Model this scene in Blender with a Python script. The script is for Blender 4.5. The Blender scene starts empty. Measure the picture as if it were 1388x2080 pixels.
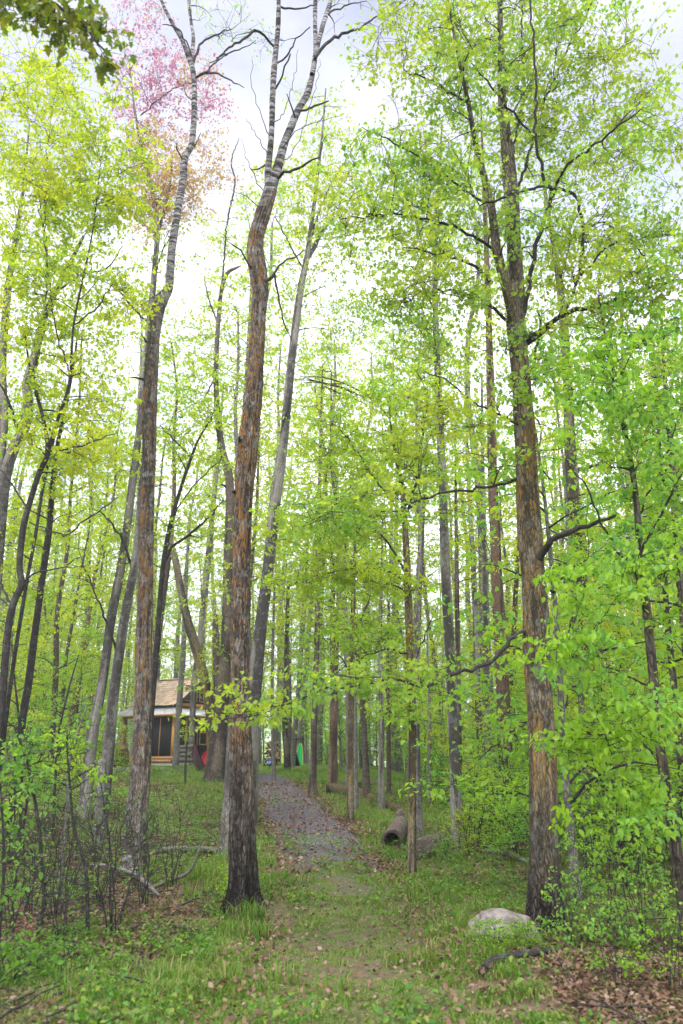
import bpy, math, random
import numpy as np
from mathutils import Vector, noise as mnoise
sc = bpy.context.scene
COL = sc.collection
rng = np.random.default_rng(7)
random.seed(7)
# ------------------------------------------------------------------ camera geometry
F = 28 / 36 * 2080.0
HORIZON = 1545.0
TH = math.atan((HORIZON - 1040) / F)
CT, ST = math.cos(TH), math.sin(TH)
EYE = 1.6

def smooth(t):
    t = np.clip(t, 0, 1)
    return t * t * (3 - 2 * t)

def terrain(x, y):
    x = np.asarray(x, float); y = np.asarray(y, float)
    s = smooth((y - 12) / 30)
    side = 1 - smooth((x - 0.5) / 9.0)
    h = 1.36 * s * side
    h = h + 0.32 * smooth((-x - 3.2) / 5) * smooth((y - 9) / 9) * (1 - smooth((y - 26) / 14))
    near = smooth((y - 1) / 6)
    h = h + near * (0.035 * np.sin(x * 1.3 + 0.7 * y) + 0.03 * np.sin(x * 0.6 - y * 1.1 + 2)
                    + 0.012 * np.sin(x * 3.1 + y * 2.3) + 0.010 * np.sin(x * 5.3 - y * 4.1 + 1))
    h = h - 0.9 * smooth((y - 75) / 120)
    return h

def ray(px, py):
    u = (px - 694) / F; v = (1040 - py) / F
    return (u, CT - v * ST, ST + v * CT)

def P(px, py, d):
    r = ray(px, py); t = d / r[1]
    return np.array([r[0] * t, d, EYE + r[2] * t])

def G(px, py, dmax=140):
    r = ray(px, py); t = 2.0
    while t < dmax:
        if EYE + r[2] * t <= float(terrain(r[0] * t, r[1] * t)):
            break
        t += 0.02
    return np.array([r[0] * t, r[1] * t, float(terrain(r[0] * t, r[1] * t))])

def zc(p):
    return p[1] * CT + (p[2] - EYE) * ST

def project(p):
    z = zc(p); u = p[0] / z; v = ((p[2] - EYE) * CT - p[1] * ST) / z
    return 694 + F * u, 1040 - F * v

# ------------------------------------------------------------------ small noise
def vnoise(p):
    p = np.asarray(p, float)
    i = np.floor(p).astype(np.int64); f = p - i; f = f * f * (3 - 2 * f)
    out = 0
    for dx in (0, 1):
        for dy in (0, 1):
            for dz in (0, 1):
                n = (i[..., 0] + dx) * 374761393 + (i[..., 1] + dy) * 668265263 + (i[..., 2] + dz) * 1440662683
                n = (n ^ (n >> 13)) * 1274126177
                n = ((n ^ (n >> 16)) & 0xffff) / 65535.0
                w = (f[..., 0] if dx else 1 - f[..., 0]) * (f[..., 1] if dy else 1 - f[..., 1]) * (f[..., 2] if dz else 1 - f[..., 2])
                out = out + n * w
    return out

# ------------------------------------------------------------------ mesh building
def mk(name, verts, facegroups, mats, parent=None, loc=None, smoothed=False, face_mat=None):
    """facegroups: list of (M,k) index arrays -> ONE mesh object"""
    me = bpy.data.meshes.new(name)
    verts = np.ascontiguousarray(verts, dtype=np.float32)
    me.vertices.add(len(verts)); me.vertices.foreach_set('co', verts.ravel())
    fg = [np.asarray(f, dtype=np.int32) for f in facegroups if len(f)]
    li = np.concatenate([f.ravel() for f in fg])
    sizes = np.concatenate([np.full(len(f), f.shape[1], np.int32) for f in fg])
    starts = np.concatenate([[0], np.cumsum(sizes)[:-1]]).astype(np.int32)
    me.loops.add(len(li)); me.loops.foreach_set('vertex_index', li)
    me.polygons.add(len(sizes)); me.polygons.foreach_set('loop_start', starts)
    for m in (mats if isinstance(mats, (list, tuple)) else [mats]):
        me.materials.append(m)
    if face_mat is not None:
        me.polygons.foreach_set('material_index', np.asarray(face_mat, np.int32))
    if smoothed:
        me.polygons.foreach_set('use_smooth', np.ones(len(sizes), bool))
    me.update(calc_edges=True)
    o = bpy.data.objects.new(name, me); COL.objects.link(o)
    if parent is not None: o.parent = parent
    if loc is not None: o.location = loc
    return o

def tag(o, label=None, cat=None, group=None, kind=None):
    if label: o['label'] = label
    if cat: o['category'] = cat
    if group: o['group'] = group
    if kind: o['kind'] = kind
    return o

def thing(name, label, cat, loc=(0, 0, 0), rz=0, group=None):
    o = bpy.data.objects.new(name, None); COL.objects.link(o)
    o.empty_display_size = 0.3
    o.location = loc; o.rotation_euler = (0, 0, rz)
    return tag(o, label, cat, group)

def dup(root, loc, rz=0, s=1.0, label=None, group=None, tilt=(0, 0)):
    r = root.copy(); COL.objects.link(r)
    r.location = loc; r.rotation_euler = (tilt[0], tilt[1], rz); r.scale = (s, s, s) if np.isscalar(s) else s
    if label: r['label'] = label
    if group: r['group'] = group
    for ch in list(root.children):
        c = ch.copy(); COL.objects.link(c); c.parent = r
        for g in ch.children:
            d = g.copy(); COL.objects.link(d); d.parent = c
    return r

class MB:
    """collects boxes and polygons for one mesh"""
    def __init__(self): self.v = []; self.f = {}
    def add(self, vs, fs):
        b = len(self.v); self.v.extend([tuple(map(float, p)) for p in vs])
        for f in fs: self.f.setdefault(len(f), []).append([i + b for i in f])
    def box(self, lo, hi, M=None):
        x0, y0, z0 = lo; x1, y1, z1 = hi
        vs = [(x0, y0, z0), (x1, y0, z0), (x1, y1, z0), (x0, y1, z0), (x0, y0, z1), (x1, y0, z1), (x1, y1, z1), (x0, y1, z1)]
        if M: vs = [M(*p) for p in vs]
        self.add(vs, [(0, 3, 2, 1), (4, 5, 6, 7), (0, 1, 5, 4), (1, 2, 6, 5), (2, 3, 7, 6), (3, 0, 4, 7)])
    def bar(self, a, b, w, h, up=(0, 0, 1)):
        a = np.array(a, float); b = np.array(b, float); t = (b - a) / np.linalg.norm(b - a)
        u = np.cross(t, up); u = u / np.linalg.norm(u); n = np.cross(u, t)
        vs = []
        for q in (a, b):
            for su, sn in ((-1, -1), (1, -1), (1, 1), (-1, 1)): vs.append(q + u * su * w / 2 + n * sn * h / 2)
        self.add(vs, [(3, 2, 1, 0), (4, 5, 6, 7), (0, 1, 5, 4), (1, 2, 6, 5), (2, 3, 7, 6), (3, 0, 4, 7)])
    def build(self, name, mat, parent=None, loc=None, smoothed=False):
        return mk(name, np.array(self.v), [np.array(f) for f in self.f.values()], mat, parent, loc, smoothed)

def catmull(pts, n_per):
    pts = np.asarray(pts, float)
    if len(pts) < 3:
        t = np.linspace(0, 1, n_per * (len(pts) - 1) + 1)[:, None]
        return pts[0] * (1 - t) + pts[-1] * t
    e = np.vstack([2 * pts[0] - pts[1], pts, 2 * pts[-1] - pts[-2]])
    out = []
    for i in range(1, len(e) - 2):
        t = np.linspace(0, 1, n_per, endpoint=False)[:, None]
        a, b, c, d = e[i - 1], e[i], e[i + 1], e[i + 2]
        out.append(0.5 * (2 * b + (c - a) * t + (2 * a - 5 * b + 4 * c - d) * t ** 2 + (3 * b - a - 3 * c + d) * t ** 3))
    out.append(pts[-1:])
    return np.vstack(out)

def resample(pts, step):
    seg = np.linalg.norm(np.diff(pts[:, :3], axis=0), axis=1)
    L = np.concatenate([[0], np.cumsum(seg)])
    n = max(3, int(L[-1] / step) + 1)
    s = np.linspace(0, L[-1], n)
    return np.stack([np.interp(s, L, pts[:, k]) for k in range(pts.shape[1])], 1), s

def tube_arrays(pts, S, ridge=0.0, flare=0.0, seed=0, kx=3.4, kz=1.9, lump=0.0):
    """pts (N,4): x,y,z,r -> verts, quads, caps"""
    c = pts[:, :3]; r = pts[:, 3]
    t = np.gradient(c, axis=0); t /= np.linalg.norm(t, axis=1, keepdims=True) + 1e-9
    m = t.mean(0)
    ref = np.array([1.0, 0, 0]) if abs(m[0]) < 0.75 * np.linalg.norm(m) else np.array([0, 1.0, 0])
    u = ref - t * (t @ ref)[:, None]; u /= np.linalg.norm(u, axis=1, keepdims=True)
    v = np.cross(t, u)
    a = np.linspace(0, 2 * np.pi, S, endpoint=False)
    ca, sa = np.cos(a), np.sin(a)
    R = np.repeat(r[:, None], S, 1)
    L = np.concatenate([[0], np.cumsum(np.linalg.norm(np.diff(c, axis=0), axis=1))])
    if ridge or lump:
        rr = np.maximum(r.mean(), 0.03)
        q = np.stack([np.broadcast_to(ca * rr * kx * 6, R.shape), np.broadcast_to(sa * rr * kx * 6, R.shape), np.repeat(L[:, None] * kz, S, 1)], -1) + seed * 13.7
        n1 = vnoise(q); n2 = vnoise(q * np.array([2.1, 2.1, 2.4]) + 40)
        rg = 1 - 2 * np.abs(n1 - 0.5)
        R = R * (1 + ridge * (1.3 * (rg - 0.85) + 0.8 * (n2 - 0.5)))
        if lump:
            q2 = np.stack([np.broadcast_to(ca * 0.9, R.shape), np.broadcast_to(sa * 0.9, R.shape), np.repeat(L[:, None] * 1.1, S, 1)], -1) + seed * 3.1
            R = R * (1 + lump * (vnoise(q2) - 0.5) * 2)
    if flare:
        e = np.exp(-L / 0.28)[:, None]
        R = R * (1 + flare * e * (0.55 * np.cos(5 * a + seed)[None] + 0.4 * np.cos(3 * a + 2 * seed)[None]))
    V = c[:, None] + R[..., None] * (ca[None, :, None] * u[:, None] + sa[None, :, None] * v[:, None])
    N = len(c)
    i = np.arange(N - 1)[:, None] * S; j = np.arange(S)[None]; j2 = (j + 1) % S
    q = np.stack([i + j, i + j2, i + S + j2, i + S + j], -1).reshape(-1, 4)
    V = np.vstack([V.reshape(-1, 3), c[-1:] + t[-1:] * r[-1] * 0.6])
    top = (N - 1) * S
    tri = np.stack([top + np.arange(S), top + (np.arange(S) + 1) % S, np.full(S, N * S)], -1)
    global RIDGE
    RIDGE = np.append((R / np.maximum(r[:, None], 1e-6) - 1).ravel() / max(ridge, .02) if ridge else np.zeros(R.size), 0)
    return V, q, tri

RIDGE = None
class Acc:
    """accumulates tubes / leaves for one mesh"""
    def __init__(self): self.v = []; self.f = {}; self.n = 0; self.h = []
    def add(self, V, *fgs):
        self.v.append(V); self.h.append(RIDGE if RIDGE is not None and len(RIDGE) == len(V) else np.zeros(len(V)))
        for f in fgs:
            if len(f): self.f.setdefault(f.shape[1], []).append(f + self.n)
        self.n += len(V)
    def build(self, name, mat, parent=None, loc=None, smoothed=False, sub=None):
        V = np.vstack(self.v)
        if sub is not None: V = V - np.asarray(sub)
        o = mk(name, V, [np.vstack(f) for f in self.f.values()], mat, parent, loc, smoothed)
        h = np.concatenate(self.h)
        if np.any(h):
            at = o.data.attributes.new('ridge', 'FLOAT', 'POINT'); at.data.foreach_set('value', h.astype(np.float32))
        return o

def build_crown(name, LA, W, lm, wm, parent, sub=(0, 0, 0)):
    V = [np.vstack(LA.v)]; F_ = [np.vstack(f) for f in LA.f.values()]; mi = [np.zeros(len(f), int) for f in F_]
    if W is not None and W.n:
        V.append(np.vstack(W.v)); G_ = [np.vstack(f) for f in W.f.values()]
        mi += [np.ones(len(f), int) for f in G_]; F_ += [f + LA.n for f in G_]
    return mk(name, np.vstack(V) - np.asarray(sub), F_, [lm, wm], parent, face_mat=np.concatenate(mi))

def twigs(acc, B, R, S=4):
    """B (n,k,3) branches, R (n,k) radii, all in one go"""
    if len(B) == 0: return
    n, k, _ = B.shape
    t = np.gradient(B, axis=1); t /= np.linalg.norm(t, axis=2, keepdims=True) + 1e-9
    ref = np.where(np.abs(t[..., 2:3]) > 0.8, np.array([1.0, 0, 0]), np.array([0, 0, 1.0]))
    u = np.cross(t, ref); u /= np.linalg.norm(u, axis=2, keepdims=True) + 1e-9
    v = np.cross(t, u)
    a = np.linspace(0, 2 * np.pi, S, endpoint=False)
    V = B[:, :, None] + R[:, :, None, None] * (np.cos(a)[:, None] * u[:, :, None] + np.sin(a)[:, None] * v[:, :, None])
    idx = np.arange(n * k * S).reshape(n, k, S)
    j2 = (np.arange(S) + 1) % S
    q = np.stack([idx[:, :-1], idx[:, :-1][:, :, j2], idx[:, 1:][:, :, j2], idx[:, 1:]], -1).reshape(-1, 4)
    acc.add(V.reshape(-1, 3), q)

# leaf templates: right half outline from stem to tip (x, y); the left half mirrors it
LEAF = {
    'maple': [(0, 0), (.2, -.04), (.44, .12), (.25, .26), (.52, .58), (.26, .56), (.2, .74), (0, 1)],
    'oval': [(0, 0), (.24, .18), (.31, .45), (.18, .78), (0, 1)],
    'kite': [(0, 0), (.36, .42), (0, 1)],
    'dead': [(0, 0), (.27, .2), (.33, .55), (0, 1)],
}

def leaves(acc, pos, axis, nrm, size, kind='kite', fold=0.25, curl=0.0, wide=1.0):
    T = LEAF[kind]; K = len(T)
    right = np.array([(x * wide, y, fold * x - curl * y * y) for x, y in T])
    left = np.array([(-x * wide, y, fold * x - curl * y * y) for x, y in T])
    tpl = np.vstack([right, left[1:-1]])
    fr = list(range(K)); fl = [0] + list(range(K, 2 * K - 2)) + [K - 1]
    fl = fl[::-1]
    a = axis / (np.linalg.norm(axis, axis=1, keepdims=True) + 1e-9)
    n = nrm - a * (nrm * a).sum(1, keepdims=True); n /= np.linalg.norm(n, axis=1, keepdims=True) + 1e-9
    s = np.cross(a, n)
    size = np.broadcast_to(np.asarray(size, float), (len(pos),))
    V = pos[:, None] + size[:, None, None] * (tpl[None, :, 0, None] * s[:, None] + tpl[None, :, 1, None] * a[:, None] + tpl[None, :, 2, None] * n[:, None])
    base = (np.arange(len(pos)) * len(tpl))[:, None]
    acc.add(V.reshape(-1, 3), base + np.array(fr)[None], base + np.array(fl)[None])

def tufts(acc, C, n, spread, size, kind, droop=0.6, g=rng):
    """n leaves in each little bunch of C (m,3)"""
    C = np.asarray(C)
    m = len(C)
    if m == 0: return
    pos = np.repeat(C, n, 0) + g.normal(0, 1, (m * n, 3)) * spread * np.array([1, 1, .55])
    az = g.uniform(0, 2 * np.pi, m * n)
    el = -droop + g.normal(0, .45, m * n)
    axis = np.stack([np.cos(az) * np.cos(el), np.sin(az) * np.cos(el), np.sin(el)], 1)
    nrm = np.array([0, 0, 1.0]) + g.normal(0, .5, (m * n, 3))
    leaves(acc, pos, axis, nrm, size * g.uniform(.45, 1.3, m * n), kind, fold=.3, curl=.18)

def grow(skel, targets, wood, g, r0=.012, r1=.0025, arch=.12, taper_len=.006, side=4, minz=None, up=.9, rmax=.05):
    """connect each target to the nearest node already there, thin arching branches; returns branch polylines"""
    nodes = np.asarray(skel)[:, :3].copy(); nr = np.asarray(skel)[:, 3].copy()
    d0 = np.array([np.min(np.linalg.norm(nodes - t, axis=1)) for t in targets])
    out = []; rad = []
    cap = len(nodes) + len(targets) * 3
    big = np.zeros((cap, 3)); big[:len(nodes)] = nodes; bigr = np.zeros(cap); bigr[:len(nodes)] = nr
    n = len(nodes)
    for k in np.argsort(d0):
        T = targets[k]
        dv = T - big[:n]
        dist = np.linalg.norm(dv, axis=1)
        cost = dist + up * np.maximum(0, -(dv[:, 2]) + .15 * dist) + np.where(bigr[:n] < .004, .4, 0)
        b = int(np.argmin(cost)); A = big[b]; L = dist[b]
        if L < .05: continue
        t = np.linspace(0, 1, 6)[:, None]
        side_v = g.normal(0, 1, 3) * .08 * L
        bend = np.sin(t * np.pi) * (np.array([0, 0, arch * L]) + side_v)
        pts = A * (1 - t) + T * t + bend + g.normal(0, .018 * L, (6, 3)) * np.sin(t * np.pi)
        ra = min(bigr[b] * .62, min(r0 + taper_len * L, rmax)); ra = max(ra, r1 * 1.3)
        rr = np.linspace(ra, r1, 6)
        out.append(pts); rad.append(rr)
        big[n:n + 3] = pts[[2, 4, 5]]; bigr[n:n + 3] = rr[[2, 4, 5]]; n += 3
    out = np.array(out); rad = np.array(rad)
    twigs(wood, out, rad, side)
    return out

def foliage(lacc, wacc, branches, g, per=5, n=8, size=.07, kind='kite', lat=.22, spread=.05, droop=.6, twig=True, start=.35):
    """leaf bunches on short side twigs along the outer part of each branch"""
    m = len(branches)
    if m == 0: return
    s = g.uniform(start, 1.0, (m, per)); s[:, 0] = 1.0
    f = s * 5; i = np.minimum(f.astype(int), 4); w = (f - i)[..., None]
    idx = np.arange(m)[:, None]
    base = branches[idx, i] * (1 - w) + branches[idx, i + 1] * w
    off = g.normal(0, 1, (m, per, 3)) * lat * np.array([1, 1, .35]) + np.array([0, 0, .1 * lat])
    tip = base + off
    if twig:
        t = np.linspace(0, 1, 3)[:, None]
        B = (base.reshape(-1, 1, 3) * (1 - t) + tip.reshape(-1, 1, 3) * t)
        B[:, 1, 2] += .12 * lat
        twigs(wacc, B, np.tile(np.array([.0028, .0022, .0015]) * (1 if size < .09 else 1.3), (len(B), 1)), 3)
    tufts(lacc, tip.reshape(-1, 3), n, spread, size, kind, droop, g)

def ball(n, g, shell=.35):
    v = g.normal(0, 1, (n, 3)); v /= np.linalg.norm(v, axis=1, keepdims=True)
    return v * (g.uniform(shell ** 3, 1, (n, 1)) ** (1 / 3))

# ------------------------------------------------------------------ materials
def new_mat(name):
    m = bpy.data.materials.new(name); m.use_nodes = True
    nt = m.node_tree
    for n in list(nt.nodes): nt.nodes.remove(n)
    out = nt.nodes.new('ShaderNodeOutputMaterial')
    return m, nt, out

class NT:
    def __init__(self, nt): self.nt = nt
    def n(self, typ, **kw):
        x = self.nt.nodes.new(typ)
        for k, v in kw.items():
            if k in x.inputs: x.inputs[k].default_value = v
            else: setattr(x, k, v)
        return x
    def l(self, a, b): self.nt.links.new(a, b)
    def ramp(self, fac, stops, interp='LINEAR'):
        r = self.nt.nodes.new('ShaderNodeValToRGB'); r.color_ramp.interpolation = interp
        el = r.color_ramp.elements
        while len(el) < len(stops): el.new(.5)
        for e, (p, c) in zip(el, stops):
            e.position = p; e.color = (*c, 1) if len(c) == 3 else c
        self.l(fac, r.inputs[0]); return r.outputs[0]
    def mix(self, fac, a, b, blend='MIX'):
        m = self.nt.nodes.new('ShaderNodeMix'); m.data_type = 'RGBA'; m.blend_type = blend
        for s, v in ((m.inputs[0], fac), (m.inputs[6], a), (m.inputs[7], b)):
            if hasattr(v, 'links'): self.l(v, s)
            else: s.default_value = v if not isinstance(v, tuple) else (*v, 1)
        return m.outputs[2]
    def noise(self, vec, scale, detail=4, rough=.55):
        n = self.n('ShaderNodeTexNoise', Scale=scale, Detail=detail, Roughness=rough)
        self.l(vec, n.inputs['Vector']); return n.outputs['Fac']
    def mapped(self, vec, sc_):
        m = self.n('ShaderNodeMapping'); m.inputs['Scale'].default_value = sc_
        self.l(vec, m.inputs['Vector']); return m.outputs[0]
    def math(self, op, a, b=0.0):
        m = self.nt.nodes.new('ShaderNodeMath'); m.operation = op
        for s, v in ((m.inputs[0], a), (m.inputs[1], b)):
            if hasattr(v, 'links'): self.l(v, s)
            else: s.default_value = v
        return m.outputs[0]

def leaf_mat(name, stops, trans=.45, rough=.45, vary=.9, spec=.25, patch=None):
    """stops: colours picked at random leaf by leaf; patch: second colour that comes in broad drifts"""
    m, nt, out = new_mat(name); N = NT(nt)
    geo = N.n('ShaderNodeNewGeometry')
    k = len(stops)
    col = N.ramp(geo.outputs['Random Per Island'], [((i + .5) / k, c) for i, c in enumerate(stops)])
    if patch:
        nz = N.noise(geo.outputs['Position'], patch[1], 2)
        f = N.ramp(nz, [(.42, (0, 0, 0)), (.62, (1, 1, 1))])
        col = N.mix(f, col, N.mix(.75, col, patch[0]))
    p = N.n('ShaderNodeBsdfPrincipled', Roughness=rough)
    p.inputs['Specular IOR Level'].default_value = spec
    N.l(col, p.inputs['Base Color'])
    t = N.n('ShaderNodeBsdfTranslucent')
    hs = N.n('ShaderNodeHueSaturation', Saturation=1.08, Value=1.55)
    N.l(col, hs.inputs['Color']); N.l(hs.outputs[0], t.inputs['Color'])
    mx = N.n('ShaderNodeMixShader', Fac=trans)
    N.l(p.outputs[0], mx.inputs[1]); N.l(t.outputs[0], mx.inputs[2]); N.l(mx.outputs[0], out.inputs[0])
    return m

def bark_mat(name, dark, light, scale=1.0, lichen=None, lich_amt=.5, lich_z=(0, 99), white=None, grey=.0, bump=.6, base_dark=None, moss=None, plates=.6):
    """fissured bark in object space; lichen: orange crust between lich_z heights; white: (z0, z1) turns to banded aspen bark above"""
    m, nt, out = new_mat(name); N = NT(nt)
    tc = N.n('ShaderNodeTexCoord'); obj = tc.outputs['Object']
    sep = N.n('ShaderNodeSeparateXYZ'); N.l(obj, sep.inputs[0]); z = sep.outputs['Z']
    warp = N.n('ShaderNodeTexNoise', Scale=3.0 * scale, Detail=3); N.l(obj, warp.inputs['Vector'])
    wv = N.n('ShaderNodeMixRGB', Fac=.09); N.l(obj, wv.inputs[1]); N.l(warp.outputs['Color'], wv.inputs[2])
    st = N.mapped(wv.outputs[0], (1, 1, .2))
    vor = N.n('ShaderNodeTexVoronoi', Scale=44 * scale, feature='DISTANCE_TO_EDGE'); N.l(st, vor.inputs['Vector'])
    fine = N.noise(N.mapped(obj, (1, 1, .3)), 55 * scale, 5, .65)
    broad = N.noise(obj, 2.2, 3)
    fis = N.ramp(vor.outputs['Distance'], [(.0, (0, 0, 0)), (.16, (1, 1, 1))])
    at = N.n('ShaderNodeAttribute', attribute_name='ridge')
    rdg = N.math('MULTIPLY', at.outputs['Fac'], .6)
    fis = N.math('MULTIPLY', fis, N.math('ADD', .45, N.math('MULTIPLY', fine, 1.1)))
    hgt = N.math('ADD', N.math('ADD', N.math('MULTIPLY', fis, .5), N.math('MULTIPLY', fine, .5)), rdg)
    col = N.ramp(hgt, [(.22, dark), (.6, tuple((a + b) / 2 for a, b in zip(dark, light))), (.95, light)])
    col = N.mix(N.math('MULTIPLY', broad, .5), col, (tuple(c * .55 for c in light)))
    v2 = N.n('ShaderNodeTexVoronoi', Scale=30 * scale, feature='DISTANCE_TO_EDGE'); N.l(N.mapped(wv.outputs[0], (1, 1, .13)), v2.inputs['Vector'])
    crack = N.ramp(N.math('ADD', v2.outputs['Distance'], N.math('MULTIPLY', N.math('SUBTRACT', fine, .5), .5)), [(.0, (0, 0, 0)), (.2, (1, 1, 1))])
    hgt = N.math('MULTIPLY', hgt, N.math('ADD', .35, N.math('MULTIPLY', crack, .65)))
    if grey:
        gpatch = N.ramp(N.noise(obj, 7, 4, .7), [(.52, (0, 0, 0)), (.6, (1, 1, 1))])
        col = N.mix(N.math('MULTIPLY', gpatch, grey), col, (.42, .44, .42))
    if lichen:
        ln = N.noise(N.mapped(obj, (1, 1, .55)), 6.5, 6, .72)
        lo = 1 - lich_amt
        lf = N.ramp(ln, [(max(0, lo - .06 + .0), (0, 0, 0)), (lo + .05, (1, 1, 1))])
        lf = N.math('MULTIPLY', lf, N.ramp(hgt, [(.25, (0, 0, 0)), (.6, (1, 1, 1))]))
        mr = N.n('ShaderNodeMapRange'); mr.inputs['From Min'].default_value = lich_z[0]; mr.inputs['From Max'].default_value = lich_z[0] + .8
        N.l(z, mr.inputs['Value'])
        mr2 = N.n('ShaderNodeMapRange'); mr2.inputs['From Min'].default_value = lich_z[1]; mr2.inputs['From Max'].default_value = lich_z[1] - 1.5
        N.l(z, mr2.inputs['Value'])
        lf = N.math('MULTIPLY', N.math('MULTIPLY', lf, mr.outputs[0]), mr2.outputs[0])
        lc = N.mix(fine, tuple(c * .6 for c in lichen), lichen)
        col = N.mix(lf, col, lc)
    if moss:
        mf = N.ramp(N.noise(obj, 5, 4, .7), [(.42, (0, 0, 0)), (.6, (1, 1, 1))])
        col = N.mix(N.math('MULTIPLY', mf, .8), col, moss)
    col = N.mix(N.math('MULTIPLY', N.math('SUBTRACT', 1.0, crack), plates), col, tuple(x * .55 for x in dark))
    if white:
        mr = N.n('ShaderNodeMapRange'); mr.inputs['From Min'].default_value = white[0]; mr.inputs['From Max'].default_value = white[1]
        nz = N.math('ADD', z, N.math('MULTIPLY', N.math('SUBTRACT', N.noise(obj, 3, 4), .5), 2.5))
        N.l(nz, mr.inputs['Value'])
        bands = N.noise(N.mapped(obj, (2.0, 2.0, 13)), 1.6, 5, .7)
        wcol = N.ramp(bands, [(.40, (.03, .026, .028)), (.49, (.16, .145, .145)), (.57, (.42, .40, .41)), (.8, (.58, .56, .58))])
        col = N.mix(mr.outputs[0], col, wcol)
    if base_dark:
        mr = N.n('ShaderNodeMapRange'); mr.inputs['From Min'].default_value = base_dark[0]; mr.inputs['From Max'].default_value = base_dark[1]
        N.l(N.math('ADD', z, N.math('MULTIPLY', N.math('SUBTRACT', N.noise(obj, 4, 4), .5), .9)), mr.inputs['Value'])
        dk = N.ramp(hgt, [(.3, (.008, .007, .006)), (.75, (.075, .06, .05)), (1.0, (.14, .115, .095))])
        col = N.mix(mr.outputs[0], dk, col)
    p = N.n('ShaderNodeBsdfPrincipled', Roughness=.9)
    p.inputs['Specular IOR Level'].default_value = .15
    N.l(col, p.inputs['Base Color'])
    b = N.n('ShaderNodeBump', Strength=bump, Distance=.03); N.l(hgt, b.inputs['Height']); N.l(b.outputs[0], p.inputs['Normal'])
    N.l(p.outputs[0], out.inputs[0])
    return m

def plain_mat(name, c1, c2, scale=8, rough=.7, stretch=(1, 1, 1), bump=.15, metal=0, spec=.3, island=0):
    m, nt, out = new_mat(name); N = NT(nt)
    tc = N.n('ShaderNodeTexCoord')
    nz = N.noise(N.mapped(tc.outputs['Object'], stretch), scale, 6, .65)
    col = N.ramp(nz, [(.3, c1), (.7, c2)])
    if island:
        geo = N.n('ShaderNodeNewGeometry')
        hs = N.n('ShaderNodeHueSaturation')
        N.l(N.math('ADD', N.math('MULTIPLY', geo.outputs['Random Per Island'], island), 1 - island / 2), hs.inputs['Value'])
        N.l(col, hs.inputs['Color']); col = hs.outputs[0]
    p = N.n('ShaderNodeBsdfPrincipled', Roughness=rough, Metallic=metal)
    p.inputs['Specular IOR Level'].default_value = spec
    N.l(col, p.inputs['Base Color'])
    if bump:
        b = N.n('ShaderNodeBump', Strength=bump, Distance=.02); N.l(nz, b.inputs['Height']); N.l(b.outputs[0], p.inputs['Normal'])
    N.l(p.outputs[0], out.inputs[0])
    return m

YEL = [(.36, .44, .045), (.29, .41, .045), (.43, .47, .055), (.22, .37, .045)]
GRN = [(.20, .35, .05), (.27, .41, .055), (.14, .27, .045), (.35, .44, .06), (.18, .33, .07)]
M = {}
M['leaf_yellow'] = leaf_mat('young_yellow_leaves', YEL, .55, patch=((.43, .45, .04), .9))
M['leaf_green'] = leaf_mat('spring_green_leaves', GRN, .55, patch=((.36, .40, .04), .7))
M['leaf_mid'] = leaf_mat('yellow_green_leaves', [(.30, .42, .05), (.23, .39, .05), (.38, .46, .055), (.17, .34, .05)], .55, patch=((.38, .45, .04), .5))
M['leaf_bright'] = leaf_mat('fresh_green_leaves', [(.17, .36, .06), (.25, .43, .06), (.32, .47, .07), (.10, .26, .05), (.21, .40, .08)], .55, patch=((.30, .46, .03), 1.2))
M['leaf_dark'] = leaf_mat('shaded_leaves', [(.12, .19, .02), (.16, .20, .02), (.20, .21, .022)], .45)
M['leaf_pink'] = leaf_mat('pink_leaves', [(.40, .16, .27), (.36, .15, .24), (.44, .22, .27), (.38, .17, .31), (.44, .26, .20)], .45)
M['leaf_orange'] = leaf_mat('orange_leaves', [(.46, .29, .10), (.43, .24, .13), (.44, .35, .09), (.41, .21, .18), (.40, .38, .07)], .45)
M['leaf_ground'] = leaf_mat('low_plant_leaves', [(.07, .19, .022), (.12, .23, .025), (.19, .25, .03), (.06, .15, .022)], .35)
M['leaf_corner_shade'] = leaf_mat('corner_shaded_leaves', [(.12, .26, .035), (.16, .31, .04), (.20, .34, .045), (.09, .21, .035)], .5)  # leaf colour darkened to stand in for corner vignette at lower left
M['leaf_dead'] = leaf_mat('dead_leaves', [(.15, .085, .052), (.22, .14, .092), (.10, .055, .036), (.29, .21, .15), (.18, .095, .05), (.075, .045, .034), (.13, .072, .047)], .15, .7)
M['grass'] = leaf_mat('grass_blades', [(.085, .20, .018), (.135, .26, .022), (.06, .145, .016), (.19, .25, .035), (.25, .22, .085)], .35)
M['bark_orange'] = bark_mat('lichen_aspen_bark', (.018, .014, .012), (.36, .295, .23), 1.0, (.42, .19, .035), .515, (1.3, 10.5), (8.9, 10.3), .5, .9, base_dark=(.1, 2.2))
M['bark_orange2'] = bark_mat('lichen_aspen_bark_pale', (.03, .025, .023), (.38, .32, .26), 1.0, (.40, .19, .04), .50, (1.3, 9.5), (9.0, 10.4), .55, .9)
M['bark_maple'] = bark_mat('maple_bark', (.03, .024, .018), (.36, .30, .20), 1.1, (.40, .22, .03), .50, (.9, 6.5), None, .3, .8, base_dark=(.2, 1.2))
M['bark_moss'] = bark_mat('mossy_bark', (.04, .032, .02), (.30, .25, .17), 1.3, (.34, .23, .03), .52, (.4, 6.0), None, .15, .6)
M['bark_grey'] = bark_mat('grey_bark', (.05, .045, .042), (.31, .285, .25), 1.0, None, 0, (0, 9), None, .25, .5, plates=.4)
M['bark_brown'] = bark_mat('brown_bark', (.03, .022, .018), (.23, .18, .14), 1.1, None, 0, (0, 9), None, .12, .7)
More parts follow.
